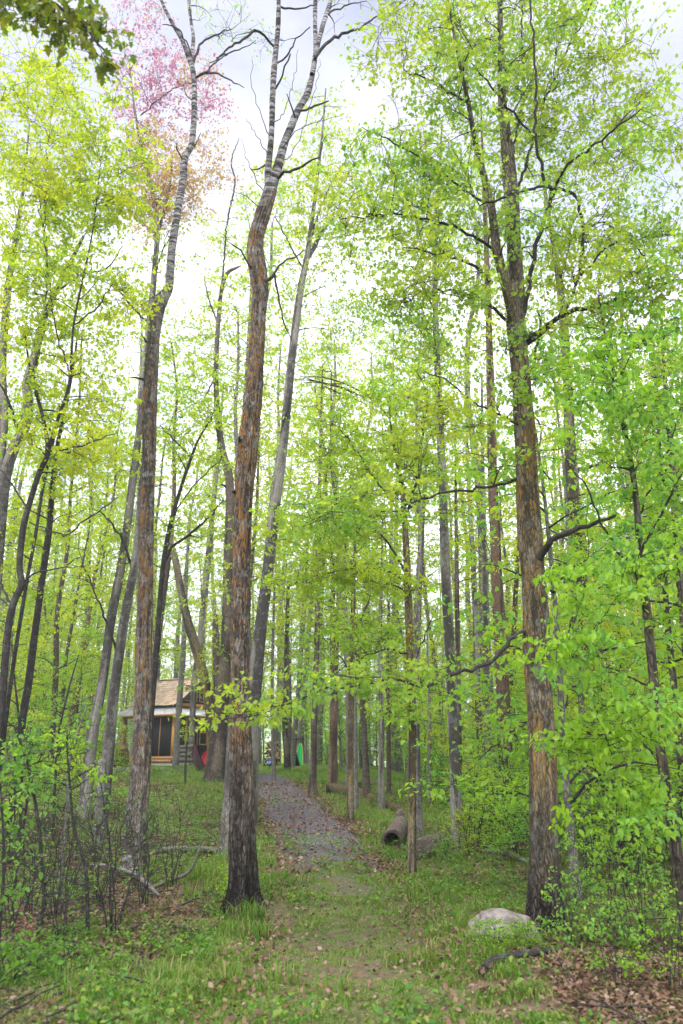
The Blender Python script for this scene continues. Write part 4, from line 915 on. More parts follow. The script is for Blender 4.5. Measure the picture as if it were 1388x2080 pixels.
# further right
for k, (label, line, bark, d, bl) in enumerate([
    ('slim brown trunk right beside the blue-grey trunk', [(936, 1700, 14), (934, 1600, 13), (932, 1450, 12), (930, 1300, 11), (928, 1150, 9), (926, 980, 6), (925, 850, 3)], 'bark_brown', 20, [(930, 950, 70, 90, .2, 1.4, 20), (950, 1120, 60, 60, .2, 1.2, 12)]),
    ('pale slim trunk third to the right of the blue-grey trunk', [(978, 1640, 17), (974, 1500, 15), (970, 1380, 14), (966, 1250, 13), (960, 1120, 11), (952, 980, 8), (948, 850, 4)], 'bark_grey', 23, [(960, 1000, 70, 90, .2, 1.6, 18), (980, 1180, 50, 70, .2, 1.3, 10)]),
    ('grey trunk immediately left of the reddish-brown trunk', [(992, 1640, 16), (990, 1500, 15), (988, 1350, 14), (985, 1200, 13), (982, 1050, 11), (980, 900, 8), (979, 760, 4)], 'bark_grey', 22, [(985, 900, 70, 90, .2, 1.5, 18), (1000, 1100, 50, 60, .3, 1.2, 10)]),
    ('leaning orange-brown trunk between the reddish-brown trunk and the thick maple', [(1028, 1600, 15), (1036, 1400, 14), (1043, 1300, 13), (1048, 1200, 11), (1055, 1100, 8), (1066, 980, 4)], 'bark_red', 25, [(1050, 1080, 60, 80, .3, 1.5, 14)]),
    ('dark hollow-looking stub trunk deep in shrubs right of the maples', [(1272, 1640, 20), (1270, 1540, 18), (1266, 1440, 15), (1262, 1340, 11), (1256, 1260, 6)], 'bark_dark', 18, [(1260, 1330, 60, 70, .2, 1.0, 14)]),
    ('dark trunk near the right edge behind the slim near sapling', [(1388, 1640, 16), (1380, 1500, 15), (1366, 1360, 14), (1355, 1250, 13), (1350, 1150, 12), (1346, 1000, 11), (1340, 920, 9), (1332, 780, 6), (1326, 660, 3)], 'bark_brown', 13, [(1340, 800, 80, 110, .3, 1.2, 26), (1300, 1000, 70, 80, .3, 1.0, 16)]),
    ('stout leaning trunk cut by the right edge', [(1420, 1640, 26), (1408, 1450, 24), (1395, 1300, 23), (1384, 1180, 22), (1376, 1080, 20), (1366, 960, 16), (1356, 840, 11), (1346, 700, 6)], 'bark_brown', 12, [(1360, 780, 90, 130, .2, 1.3, 34), (1370, 1050, 70, 80, .2, 1.0, 16)]),
    ('tall pale slender trunk against the sky at upper right', [(1300, 1600, 14), (1292, 1400, 13), (1284, 1200, 12), (1276, 1000, 10), (1268, 800, 9), (1262, 620, 7), (1258, 500, 5), (1256, 380, 3)], 'bark_grey', 22, [(1270, 480, 90, 110, .3, 2.0, 34), (1320, 330, 70, 100, .3, 1.8, 26), (1290, 700, 80, 90, .2, 1.6, 16)])]):
    tree('maple_tree', label, 'tree', line, bark, depth=d, S=12, ridge=.04, seed=140 + k, blobs=bl, leaf='leaf_yellow' if k < 4 else 'leaf_green', size=.08)
# bundle of broken dark stems arching over the middle of the picture: a storm-bent top
W = Acc(); c0 = P(616, 772, 18); loc = P(700, 1000, 18)
for k in range(8):
    o = np.array([0, rng.normal(0, .1), rng.normal(0, .05)])
    e = rng.uniform(.3, 1.1); s0 = rng.uniform(0, 70)
    line = [P(592 + s0, 767 + rng.normal(0, 4) + s0 * .05, 18.4), P(650 + s0 * .3, 769 + k * 2.4 + rng.normal(0, 1.5), 18.1), P(700, 780 + k * 2.8 + rng.normal(0, 2), 18), P(712 + 44 * e, 786 + k * 2.6 + 20 * e, 17.9)]
    q = catmull(np.array([[*(p + o), r_] for p, r_ in zip(line, (.006, .013, .016, .009))]), 5)
    W.add(*tube_arrays(q, 5))
b_ = W.build('broken_branch', M['bark_dark'], None, tuple(c0), sub=c0)
for o in bpy.data.objects:
    if o.get('label', '').startswith('tall smooth grey maple leaning right'):
        b_.parent = o; b_.location = Vector(tuple(c0)) - o.location
b_['label'] = 'bundle of snapped dark stems arching to the right'
# ------------------------------------------------------------------ the cabin
M['cedar'] = plain_mat('cedar_boards', (.42, .19, .085), (.58, .30, .14), 6, .6, (1, 1, .2))
M['post'] = plain_mat('orange_posts', (.60, .27, .07), (.74, .38, .11), 7, .55, (3, 3, .3))
M['shingle'] = plain_mat('cedar_shingles', (.50, .34, .25), (.70, .53, .41), 9, .75, island=.5)
M['tin'] = plain_mat('pale_tin_roof', (.42, .41, .44), (.62, .61, .64), 3, .45, metal=.25)
M['screen'] = plain_mat('black_insect_screen', (.012, .011, .012), (.03, .028, .028), 30, .8, bump=.05)
M['darkwall'] = plain_mat('dark_stained_wall', (.02, .016, .014), (.05, .04, .035), 5, .7, (6, 6, .5))
M['glass'] = plain_mat('dark_window_glass', (.02, .03, .05), (.04, .055, .09), 2, .06, spec=.8, bump=0)
M['stone'] = plain_mat('pale_stone', (.34, .31, .33), (.56, .53, .55), 5, .9, bump=.5)
M['barrel'] = plain_mat('old_barrel_wood', (.06, .03, .02), (.24, .11, .05), 6, .7, (5, 5, .4))
M['iron'] = plain_mat('dark_iron', (.02, .02, .02), (.05, .045, .04), 12, .6)
d = 41.0; q = P(349, 1552, d); C0 = np.array([q[0], d, float(terrain(q[0], d)) - .03])
ta = math.radians(30); av = np.array([-math.cos(ta), math.sin(ta), 0]); bv = np.array([math.sin(ta), math.cos(ta), 0])
LA_, LB_ = 3.5, 4.7
def L(a, b, z): return tuple(a * av + b * bv + np.array([0, 0, z]))
cabin = thing('cabin', 'small screened cabin with cedar shingle roof and orange posts behind the trees', 'cabin', tuple(C0))
f = MB(); f.box((.05, .05, -.3), (LA_, LB_, .18), L); f.build('foundation', M['stone'], cabin)
f = MB(); f.box((.0, .0, .2), (LA_ + .03, .05, .33), L); f.box((.0, .0, .335), (LA_ + .03, .055, .48), L); f.box((0, .06, .2), (.05, LB_, .33), L); f.box((-.004, .06, .335), (.05, LB_, .48), L)
f.build('deck_skirt', M['cedar'], cabin)
f = MB(); f.box((.06, .06, .19), (LA_, LB_, .44), L); f.build('deck', M['cedar'], cabin)
for a, b in ((0.02, 0.02), (1.75, .02), (LA_ - .1, .02), (.02, .95), (.02, 2.7), (.02, LB_ - .12)):
    f = MB(); f.box((a, b, .482), (a + .12, b + .12, 2.36), L); f.build('post', M['post'], cabin)
def screen(a0, a1, b0, b1):
    f = MB(); f.box((a0, b0, .49), (a1, b1, 2.34), L); s = f.build('screen', M['screen'], cabin)
    n = 2; fr = MB()
    for k in range(1, n):
        if a1 - a0 > .1:
            x = a0 + (a1 - a0) * k / n; fr.box((x - .018, b0 - .02, .49), (x + .018, b0 - .002, 2.34), L)
        else:
            y = b0 + (b1 - b0) * k / n; fr.box((a0 - .02, y - .018, .49), (a0 - .002, y + .018, 2.34), L)
    fr.build('mullion', M['post'], s)
screen(.15, 1.74, .06, .08); screen(.06, .08, .15, .94); screen(.06, .08, 1.08, 2.69); screen(.06, .08, 2.83, LB_ - .13)
f = MB(); f.box((.0, .0, 2.362), (LA_, .13, 2.48), L); f.box((.0, .135, 2.362), (.13, LB_, 2.48), L); f.build('beam', M['cedar'], cabin)
f = MB(); f.box((.9, .9, .45), (LA_ - .05, LB_ - .05, 3.02), L); f.build('wall', M['darkwall'], cabin)
# skirt roof, a thin tin sheet round two sides with seams
f = MB(); o_, zi, zo = -.35, 2.98, 2.50
def sheet(p, t=.035):
    n = len(p); lo = [(x, y, z - t) for x, y, z in p]
    f.add([L(*v) for v in p] + [L(*v) for v in lo], [tuple(range(n)), tuple(range(2 * n - 1, n - 1, -1))] + [(k, k + n, (k + 1) % n + n, (k + 1) % n) for k in range(n)])
sheet([(o_, o_, zo), (LA_ + .5, o_, zo), (LA_ + .5, .95, zi), (.95, .95, zi)]); sheet([(o_, o_, zo), (.95, .95, zi), (.95, LB_ + .4, zi), (o_, LB_ + .4, zo)])
sk = f.build('skirt_roof', M['tin'], cabin)
f = MB()
for k in range(1, 7):
    x = o_ + (LA_ + .5 - o_) * k / 7; f.bar(L(max(x, o_), o_, zo + .012), L(max(x, .95), .95 if x > .95 else max(x, o_), zi + .012 if x > .95 else zo + (zi - zo) * (max(x, o_) - o_) / (.95 - o_) + .012), .03, .03)
for k in range(1, 7):
    y = o_ + (LB_ + .4 - o_) * k / 7; f.bar(L(o_, y, zo + .012), L(.95 if y > .95 else y, max(y, o_), zi + .012 if y > .95 else zo + (zi - zo) * (y - o_) / (.95 - o_) + .012), .03, .03)
f.bar(L(o_, o_, zo + .015), L(.95, .95, zi + .015), .05, .04)
f.build('seam', M['tin'], sk)
f = MB(); f.bar(L(o_ - .01, o_ - .01, zo - .05), L(LA_ + .5, o_ - .01, zo - .05), .03, .08); f.bar(L(o_ - .01, o_ + .03, zo - .05), L(o_ - .01, LB_ + .4, zo - .05), .03, .08); f.build('fascia', M['cedar'], cabin)
# gable roof: the slope is laid in courses of separate shingles, flaring a little at the eaves
mid = (.9 + LB_ - .05) / 2; zr, ze = 4.52, 2.98; a0, a1 = .55, LA_ + .35
def prof(t): return ze + (zr - ze) * (t ** 1.18)
f = MB(); nc = 13
for c in range(nc):
    t0, t1 = c / nc, (c + 1.15) / nc
    for s in (0, 1):
        yy = lambda t: (.55 + (mid - .55) * t) if s == 0 else (2 * mid - .55 - (mid - .55) * t)
        x = a0 - rng.uniform(0, .12)
        while x < a1:
            wd = rng.uniform(.13, .22); x2 = min(x + wd, a1 + .05); dz = rng.uniform(0, .008)
            xa = max(x, a0); y0, y1 = yy(t0), yy(min(t1, 1.0))
            z0, z1 = prof(t0) + .045 + dz, prof(min(t1, 1)) + .02
            f.add([L(xa, y0, z0), L(x2 - .008, y0, z0), L(x2 - .008, y1, z1), L(xa, y1, z1), L(xa, y0, z0 - .022), L(x2 - .008, y0, z0 - .022), L(x2 - .008, y1, z1 - .022), L(xa, y1, z1 - .022)],
                  [(0, 1, 2, 3), (7, 6, 5, 4), (0, 4, 5, 1), (1, 5, 6, 2), (2, 6, 7, 3), (3, 7, 4, 0)])
            x = x2
rf = f.build('roof', M['shingle'], cabin)
f = MB(); f.bar(L(a0 - .02, mid, zr + .05), L(a1, mid, zr + .05), .16, .05); f.build('ridge_cap', M['shingle'], rf)
f = MB()
for s in (0, 1):
    for c in range(6):
        y = lambda t: (.5 + (mid - .5) * t) if s == 0 else (2 * mid - .5 - (mid - .5) * t)
        f.bar(L(a0 - .03, y(c / 6), prof(c / 6) - .06), L(a0 - .03, y((c + 1) / 6), prof((c + 1) / 6) - .06), .05, .15, tuple(bv))
f.build('bargeboard', M['darkwall'], rf)
f = MB(); f.add([L(.88, .9, 3.02), L(.88, LB_ - .05, 3.02), L(.88, mid, zr - .08), L(.97, .9, 3.02), L(.97, LB_ - .05, 3.02), L(.97, mid, zr - .08)], [(0, 1, 2), (5, 4, 3), (0, 3, 4, 1), (1, 4, 5, 2), (2, 5, 3, 0)]); f.build('gable', M['darkwall'], cabin)
f = MB(); f.box((.82, .8, 2.99), (.879, LB_, 3.16), L); f.build('gable_beam', M['post'], cabin)
for b0, b1, h in ((1.7, mid - .1, .75), (mid + .1, 2 * mid - 1.7, .75)):
    fr = MB(); fr.box((.85, b0, 3.28), (.879, b1, 3.33), L); fr.box((.85, b0, 3.33 + h), (.879, b1, 3.38 + h), L); fr.box((.85, b0, 3.332), (.879, b0 + .05, 3.328 + h), L); fr.box((.85, b1 - .05, 3.332), (.879, b1, 3.328 + h), L)
    wn = fr.build('window', M['post'], cabin)
    gl = MB(); gl.box((.862, b0 + .052, 3.332), (.874, b1 - .052, 3.328 + h), L); gl.build('pane', M['glass'], wn)
fr = MB(); fr.box((.03, 2.05, 1.05), (.055, 2.11, 1.7), L); fr.box((.03, 2.11, 1.05), (.055, 2.6, 1.11), L); fr.box((.03, 2.11, 1.64), (.055, 2.6, 1.7), L); fr.box((.03, 2.6, 1.05), (.055, 2.66, 1.7), L); fr.build('screen_window', M['post'], cabin)

# ------------------------------------------------------------------ firewood
def firewood(name_label, group, spots, length, mats, axis_az, g):
    first = None
    for k, (p, r) in enumerate(spots):
        if first is None or k % 9 == 0:
            S = 9
            pts = np.array([[0, -length / 2, 0, r], [0, -length * .2, 0, r * 1.02], [0, length * .2, 0, r * .98], [0, length / 2, 0, r]])
            V, qd, tr = tube_arrays(pts, S)
            V = V * np.array([1, 1, .86])
            first = mk('firewood_log', V, [qd, tr], M[mats[k % len(mats)]], smoothed=False)
            a = np.arange(S)[::-1][None]
            tag(first, name_label, 'firewood log', group); fr = r
            for yy, sgn in ((-length / 2 - .006, 1), (length / 2 + .012, -1)):
                e = MB(); e.add([(math.cos(t) * r * .93, yy, math.sin(t) * r * .8) for t in np.linspace(0, 6.283, S, endpoint=False)], [tuple(range(S))[::sgn]])
                e.build('cut_end', M['heartwood'], first)
            o = first
        else:
            o = dup(first, (0, 0, 0), 0, r / fr)
        o.location = tuple(p); o.rotation_euler = (g.normal(0, .05), g.uniform(0, 6.28), axis_az + g.normal(0, .09))
g = np.random.default_rng(5)
def rows(px0, px1, pyb, d, r, nrow, shrink, g):
    a, b = P(px0, pyb, d), P(px1, pyb, d); out = []
    for k in range(nrow):
        n = int((b[0] - a[0] - k * shrink) / (2.05 * r))
        for i in range(n):
            x = a[0] + k * shrink / 2 + (i + .5 * (k % 2)) * 2.05 * r + r
            out.append((np.array([x, d + g.normal(0, .04), float(terrain(x, d)) + r + k * 1.72 * r + g.normal(0, .008)]), r * g.uniform(.78, 1.05)))
    return out
firewood('split firewood log in the tall stack behind the blue sign', 'logs of the firewood stack behind the blue sign', rows(536, 571, 1560, 43, .075, 9, .03, g), .42, ['bark_brown', 'bark_red', 'bark_grey'], .35, g)
firewood('split firewood log in the long heap left of the cabin', 'logs of the heap left of the cabin', rows(148, 262, 1545, 40, .095, 8, .25, g), .45, ['bark_brown', 'bark_grey', 'bark_dark'], .25, g)
sp_ = [(P(px, py, 37.5), r) for px, py, r in ((366, 1543, .11), (380, 1544, .10), (372, 1534, .11), (369, 1525, .09), (378, 1517, .10), (386, 1530, .09))]
firewood('short round grey log stacked in front of the cabin screens', 'grey logs stacked before the cabin', sp_, .75, ['bark_grey'], 1.4, g)
# barrel left of the cabin porch
d = 38; q = P(243, 1551, d); bz = float(terrain(q[0], d))
bar = thing('barrel', 'dark wooden barrel standing beside the firewood heap and the cabin porch', 'barrel', (q[0], d, bz - .02))
pf = np.array([(0, .33), (.2, .385), (.45, .41), (.7, .385), (.92, .33)])
pts = np.array([[0, 0, z, r] for z, r in pf]); V, qd, tr = tube_arrays(pts, 20); mk('staves', V, [qd, tr], M['barrel'], bar)
for z, r in ((.12, .365), (.32, .405), (.6, .402), (.8, .362)):
    V, qd, tr = tube_arrays(np.array([[0, 0, z - .02, r + .008], [0, 0, z, r + .012], [0, 0, z + .02, r + .006]]), 20); mk('hoop', V, [qd], M['iron'], bar, smoothed=True)
# ------------------------------------------------------------------ hammocks
def cloth(name, c1, c2=None, scale=0):
    m, nt, out = new_mat(name); N = NT(nt)
    p = N.n('ShaderNodeBsdfPrincipled', Roughness=.7); p.inputs['Specular IOR Level'].default_value = .2
    if c2:
        tc = N.n('ShaderNodeTexCoord'); wv = N.n('ShaderNodeTexWave', Scale=scale); wv.bands_direction = 'X'; N.l(tc.outputs['Object'], wv.inputs['Vector'])
        N.l(N.ramp(wv.outputs['Fac'], [(.25, c1), (.45, c2), (.7, (.55, .5, .6)), (.9, (.12, .25, .5))]), p.inputs['Base Color'])
    else: p.inputs['Base Color'].default_value = (*c1, 1)
    t = N.n('ShaderNodeBsdfTranslucent'); t.inputs['Color'].default_value = (*c1, 1)
    mx = N.n('ShaderNodeMixShader', Fac=.25); N.l(p.outputs[0], mx.inputs[1]); N.l(t.outputs[0], mx.inputs[2]); N.l(mx.outputs[0], out.inputs[0])
    return m
def hammock(label, A, B, sag, wid, split, m0, m1, trim, ties):
    A = np.array(A); B = np.array(B); root = thing('hammock', label, 'hammock', tuple((A + B) / 2))
    c = (A + B) / 2; ax = B - A; ax[2] = 0; ax /= np.linalg.norm(ax); sd_ = np.array([-ax[1], ax[0], 0])
    U = np.linspace(0, 1, 25); Vv = np.linspace(-1, 1, 11)
    def pt(u, v):
        p = A * (1 - u) + B * u + np.array([0, 0, -sag * 4 * u * (1 - u)])
        wd = wid * (4 * u * (1 - u)) ** .6 + .03
        return p + sd_ * v * wd + np.array([0, 0, .75 * wd * v * v])
    G_ = np.array([[pt(u, v) for v in Vv] for u in U]) - c
    def patch(i0, i1, name, mat):
        sub = G_[i0:i1 + 1]; n, k, _ = sub.shape; ii = (np.arange(n - 1)[:, None] * k + np.arange(k - 1)[None]).ravel()
        o = mk(name, sub.reshape(-1, 3), [np.stack([ii, ii + 1, ii + k + 1, ii + k], -1)], mat, root, smoothed=True)
        sm = o.modifiers.new('cloth_thickness', 'SOLIDIFY'); sm.thickness = .012
    s = int(split * 24)
    patch(0, s, 'fabric', m0); patch(s, 24, 'fabric', m1)
    for row in (0, -1):
        E = Acc(); E.add(*tube_arrays(np.hstack([G_[:, row], np.full((25, 1), .022)]), 6)); E.build('hem', trim, root, smoothed=True)
    for end, tp in ((A, ties[0]), (B, ties[1])):
        E = Acc(); tp = np.array(tp); E.add(*tube_arrays(np.array([[*(end - c), .012], [*((end + tp) / 2 - c), .012], [*(tp - c), .012]]), 6))
        a_ = np.linspace(0, 6.283, 17); E.add(*tube_arrays(np.stack([tp[0] - c[0] + .20 * np.cos(a_), tp[1] - c[1] + .20 * np.sin(a_), np.full(17, tp[2] - c[2]), np.full(17, .022)], 1), 6))
        E.build('strap', M['iron'], root, smoothed=True)
hammock('green hammock with a dark half slung between two grey trees beyond the gravel', P(598, 1523, 39.2), P(611, 1511, 41.6), 1.15, .19, .46, cloth('dark_green_cloth', (.006, .035, .028)), cloth('emerald_cloth', (.012, .42, .17)), cloth('lime_trim', (.4, .6, .03)), (P(599, 1502, 38.5), P(611, 1501, 42)))
hammock('red and blue striped hammock hanging in front of the cabin', P(396, 1514, 34), P(420, 1527, 37.5), 0.85, .17, .5, cloth('striped_cloth', (.45, .06, .12), (.25, .35, .55), 7), cloth('dark_red_cloth', (.30, .012, .025)), cloth('red_trim', (.28, .01, .02)), (P(396, 1495, 33), P(432, 1505, 38.5)))
# ------------------------------------------------------------------ round blue yard sign
d = 37; sc_ = 1 / 46.
q = P(548, 1549, d); gz = float(terrain(q[0], d))
sg = thing('yard_sign', 'small blue octagonal yard sign with white letters on a stake', 'sign', (q[0], d, gz))
hz = q[2] - gz
f = MB(); R8 = .145; vs_ = [(R8 * math.cos(math.pi / 8 + k * math.pi / 4), y, hz + R8 * 1.1 * math.sin(math.pi / 8 + k * math.pi / 4)) for y in (-.015, .005) for k in range(8)]
f.add(vs_, [tuple(range(8)), tuple(range(15, 7, -1))] + [(k, k + 8, (k + 1) % 8 + 8, (k + 1) % 8) for k in range(8)])
pn = f.build('panel', plain_mat('sign_blue', (.015, .09, .42), (.02, .11, .48), 4, .4), sg)
tcv = bpy.data.curves.new('lettering', 'FONT'); tcv.body = 'ADT'; tcv.size = .135; tcv.align_x = 'CENTER'; tcv.align_y = 'CENTER'; tcv.extrude = .003; tcv.offset = .004
to = bpy.data.objects.new('lettering_source', tcv); COL.objects.link(to)
bpy.context.view_layer.update()
tm = bpy.data.meshes.new_from_object(to.evaluated_get(bpy.context.evaluated_depsgraph_get())); bpy.data.objects.remove(to)
tm.materials.clear(); tm.materials.append(plain_mat('sign_white', (.75, .75, .76), (.8, .8, .8), 4, .5, bump=0))
lo = bpy.data.objects.new('lettering', tm); COL.objects.link(lo); lo.parent = pn; lo.location = (0, -.021, hz); lo.rotation_euler = (math.pi / 2, 0, 0)
f = MB(); f.box((-.014, .007, -.2), (.014, .022, hz + .08)); f.build('stake', M['iron'], sg)

# ------------------------------------------------------------------ logs, branches and the boulder
def ground_pt(px, py, lift=0.):
    p = G(px, py); p[2] = float(ground_z(p[0], p[1])) + lift; return p
def log(name, label, cat, pts, mat, S=20, ridge=.08, seed=0, moss=None, step=.06):
    q = catmull(np.array(pts), 8); q, _ = resample(q, step); c = q[0, :3].copy()
    A = Acc(); V, qd, tr = tube_arrays(q, S, ridge, 0, seed, lump=.1)
    V0 = np.vstack([V, q[:1, :3]]); n0 = len(V0) - 1
    A.add(V0, qd, tr, np.stack([(np.arange(S) + 1) % S, np.arange(S), np.full(S, n0)], -1))
    ax = Vector(tuple(q[-1, :3] - q[0, :3])).to_track_quat('Z', 'Y'); Rm = np.array(ax.to_matrix())
    A.v = [(v - c) @ Rm for v in A.v]
    o = A.build(name, M[mat], None, tuple(c), smoothed=True); o.rotation_mode = 'QUATERNION'; o.rotation_quaternion = ax
    return tag(o, label, cat)
a = ground_pt(664, 1612); b = ground_pt(735, 1622); c = ground_pt(792, 1643); e = ground_pt(840, 1660)
log('fallen_log', 'long fallen log with a mossy butt end right of the gravel bend', 'log', [[a[0], a[1], a[2] + .14, .20], [a[0] + .3, a[1] - .15, a[2] + .15, .19], [b[0], b[1], b[2] + .11, .15], [c[0], c[1], c[2] + .07, .11], [e[0], e[1], e[2] + .04, .08]], 'log_moss', seed=2)
a = ground_pt(690, 1596); b = ground_pt(800, 1601)
log('fallen_log', 'thin fallen pole lying beyond the mossy butt end of the long log', 'log', [[a[0], a[1], a[2] + .08, .07], [(a[0] + b[0]) / 2, (a[1] + b[1]) / 2, (a[2] + b[2]) / 2 + .12, .065], [b[0], b[1], b[2] + .1, .05]], 'log', S=12)
# hollow log: outer and inner wall
a = ground_pt(797, 1724); b = ground_pt(813, 1693)
q = np.array([[a[0], a[1], a[2] + .15, .205], [(a[0] + b[0]) / 2, (a[1] + b[1]) / 2, (a[2] + b[2]) / 2 + .15, .20], [b[0], b[1], b[2] + .15, .19]]); q = catmull(q, 10)
A = Acc(); V, qd, tr = tube_arrays(q, 26, .10, 0, 5, lump=.12); A.add(V[:-1], qd)
qi = q.copy(); qi[:, 3] *= .74; V2, qd2, tr2 = tube_arrays(qi, 26, .08, 0, 6, lump=.1); A.add(V2[:-1], qd2[:, ::-1])
k = np.arange(26); rim = np.vstack([V[:26], V2[:26]]); A.add(rim, np.stack([k, 26 + k, 26 + (k + 1) % 26, (k + 1) % 26], -1)); rim2 = np.vstack([V[-27:-1], V2[-27:-1]]); A.add(rim2, np.stack([k, (k + 1) % 26, 26 + (k + 1) % 26, 26 + k], -1))
ax = Vector(tuple(b - a)).to_track_quat('Z', 'Y'); A.v = [(v - a) @ np.array(ax.to_matrix()) for v in A.v]
ho = A.build('hollow_log', M['log'], None, tuple(a), smoothed=True); ho.rotation_mode = 'QUATERNION'; ho.rotation_quaternion = ax
tag(ho, 'short hollow log with its open end facing the trail', 'log')
a = ground_pt(856, 1752); b = ground_pt(888, 1738)
log('fallen_log', 'stubby rotting log lying just right of the mossy slim maple', 'log', [[a[0], a[1], a[2] + .17, .20], [(a[0] + b[0]) / 2, (a[1] + b[1]) / 2 + .1, a[2] + .18, .21], [b[0] + .1, b[1] + .3, b[2] + .15, .19]], 'log', seed=9, ridge=.14)
a = ground_pt(812, 1690)
log('tree_stump', 'small broken stump behind the hollow log', 'stump', [[a[0], a[1], a[2] - .1, .14], [a[0], a[1], a[2] + .2, .11], [a[0] + .03, a[1], a[2] + .42, .07]], 'log', seed=12, ridge=.16)
p = [ground_pt(978, 1990), ground_pt(1000, 1966), ground_pt(1040, 1957), ground_pt(1085, 1962), ground_pt(1150, 1945)]
log('fallen_branch', 'thick dark branch curving through dead leaves before the boulder', 'branch', [[*(v + np.array([0, 0, .05 + .03 * (k == 3)])), r] for k, (v, r) in enumerate(zip(p, (.026, .036, .036, .03, .018)))], 'bark_dark', S=10, ridge=.06)
p = [ground_pt(975, 1742), ground_pt(1015, 1744), ground_pt(1045, 1752), ground_pt(1075, 1766)]
log('fallen_branch', 'grey branch lying left of the thick maple behind the boulder', 'branch', [[*(v + np.array([0, 0, .09])), r] for v, r in zip(p, (.03, .04, .04, .03))], 'bark_grey', S=10)
p = [ground_pt(180, 1792), ground_pt(232, 1796), ground_pt(285, 1812), ground_pt(322, 1828)]
log('fallen_branch', 'long bare branch lying across the foot of the bent-elbow aspen', 'branch', [[*(v + np.array([0, 0, h])), r] for v, r, h in zip(p, (.02, .03, .032, .02), (.22, .2, .16, .06))], 'bark_silver', S=9)
p0 = ground_pt(300, 1812); dd = p0[1]
log('fallen_branch', 'forked bare branch rising toward the orange aspen from the ground', 'branch', [[*(p0 + np.array([0, 0, .03])), .028], [*P(340, 1790, dd), .026], [*P(380, 1774, dd - .1), .022], [*P(398, 1745, dd - .1), .017], [*P(412, 1702, dd - .1), .008]], 'bark_silver', S=9)
p = [ground_pt(95, 1800), ground_pt(140, 1812), ground_pt(180, 1828)]
log('fallen_branch', 'short dark branch among the bare brush at lower left', 'branch', [[*(v + np.array([0, 0, .14])), r] for v, r in zip(p, (.018, .025, .016))], 'bark_dark', S=9)
p = [ground_pt(318, 1740), ground_pt(380, 1738), ground_pt(446, 1740)]
log('fallen_log', 'pale barkless pole lying in the grass between the two aspens', 'log', [[*(v + np.array([0, 0, .10])), r] for v, r in zip(p, (.05, .06, .05))], 'bark_silver', S=12)
p = [ground_pt(-30, 1640), ground_pt(40, 1655), ground_pt(100, 1690)]
log('fallen_log', 'mossy dark log on the bank at the left edge', 'log', [[*(v + np.array([0, 0, .14])), r] for v, r in zip(p, (.15, .14, .10))], 'log_moss', S=14)
p = [ground_pt(408, 1690), ground_pt(460, 1686)]
log('fallen_log', 'short reddish log on the bank left of the orange aspen', 'log', [[*(p[0] + np.array([0, 0, .1])), .10], [*((p[0] + p[1]) / 2 + np.array([0, 0, .1])), .11], [*(p[1] + np.array([0, 0, .1])), .09]], 'bark_red', S=14)
a = ground_pt(204, 1720)
log('tree_snag', 'grey snapped snag standing left of the bent-elbow aspen', 'snag', [[*(a - np.array([0, 0, .2])), .13], [*P(203, 1690, a[1]), .11], [*P(204, 1620, a[1]), .10], [*P(208, 1545, a[1]), .085]], 'bark_grey', ridge=.12, seed=4)
# boulder
import bmesh
bm = bmesh.new(); bmesh.ops.create_icosphere(bm, subdivisions=5, radius=1)
for v in bm.verts:
    n = v.co.normalized()
    k = 1 + .25 * mnoise.noise(n * 1.3 + Vector((3, 1, 7))) + .14 * mnoise.noise(n * 2.7) + .05 * mnoise.noise(n * 7) + .02 * mnoise.noise(n * 17)
    c = n * k
    c.x *= .31; c.y *= .24; c.z = c.z * .165
    c.z -= .07 * max(0, c.x) ; v.co = c
me = bpy.data.meshes.new('boulder'); bm.to_mesh(me); bm.free()
for p in me.polygons: p.use_smooth = True
bo = bpy.data.objects.new('boulder', me); COL.objects.link(bo)
m, nt, out = new_mat('granite'); N = NT(nt); tc = N.n('ShaderNodeTexCoord'); ob = tc.outputs['Object']
n1 = N.noise(ob, 7, 6, .7); n2 = N.noise(ob, 60, 4, .7); n3 = N.noise(ob, 2.5, 3)
col = N.mix(N.ramp(n3, [(.4, (0, 0, 0)), (.6, (1, 1, 1))]), (.22, .19, .175), (.33, .31, .295)); col = N.mix(N.ramp(n1, [(.42, (0, 0, 0)), (.56, (1, 1, 1))]), col, (.10, .085, .07)); col = N.mix(N.math('MULTIPLY', n2, .5), col, (.2, .16, .15))
p = N.n('ShaderNodeBsdfPrincipled', Roughness=.85); N.l(col, p.inputs['Base Color']); bb = N.n('ShaderNodeBump', Strength=.6, Distance=.02); N.l(n1, bb.inputs['Height']); N.l(bb.outputs[0], p.inputs['Normal']); N.l(p.outputs[0], out.inputs[0]); me.materials.append(m)
c = ground_pt(1032, 1912); bo.location = (c[0], c[1] + .12, c[2] + .06); bo.rotation_euler = (0, 0, -.2)
tag(bo, 'pale pinkish granite boulder beside the dark base of the thick maple', 'boulder')

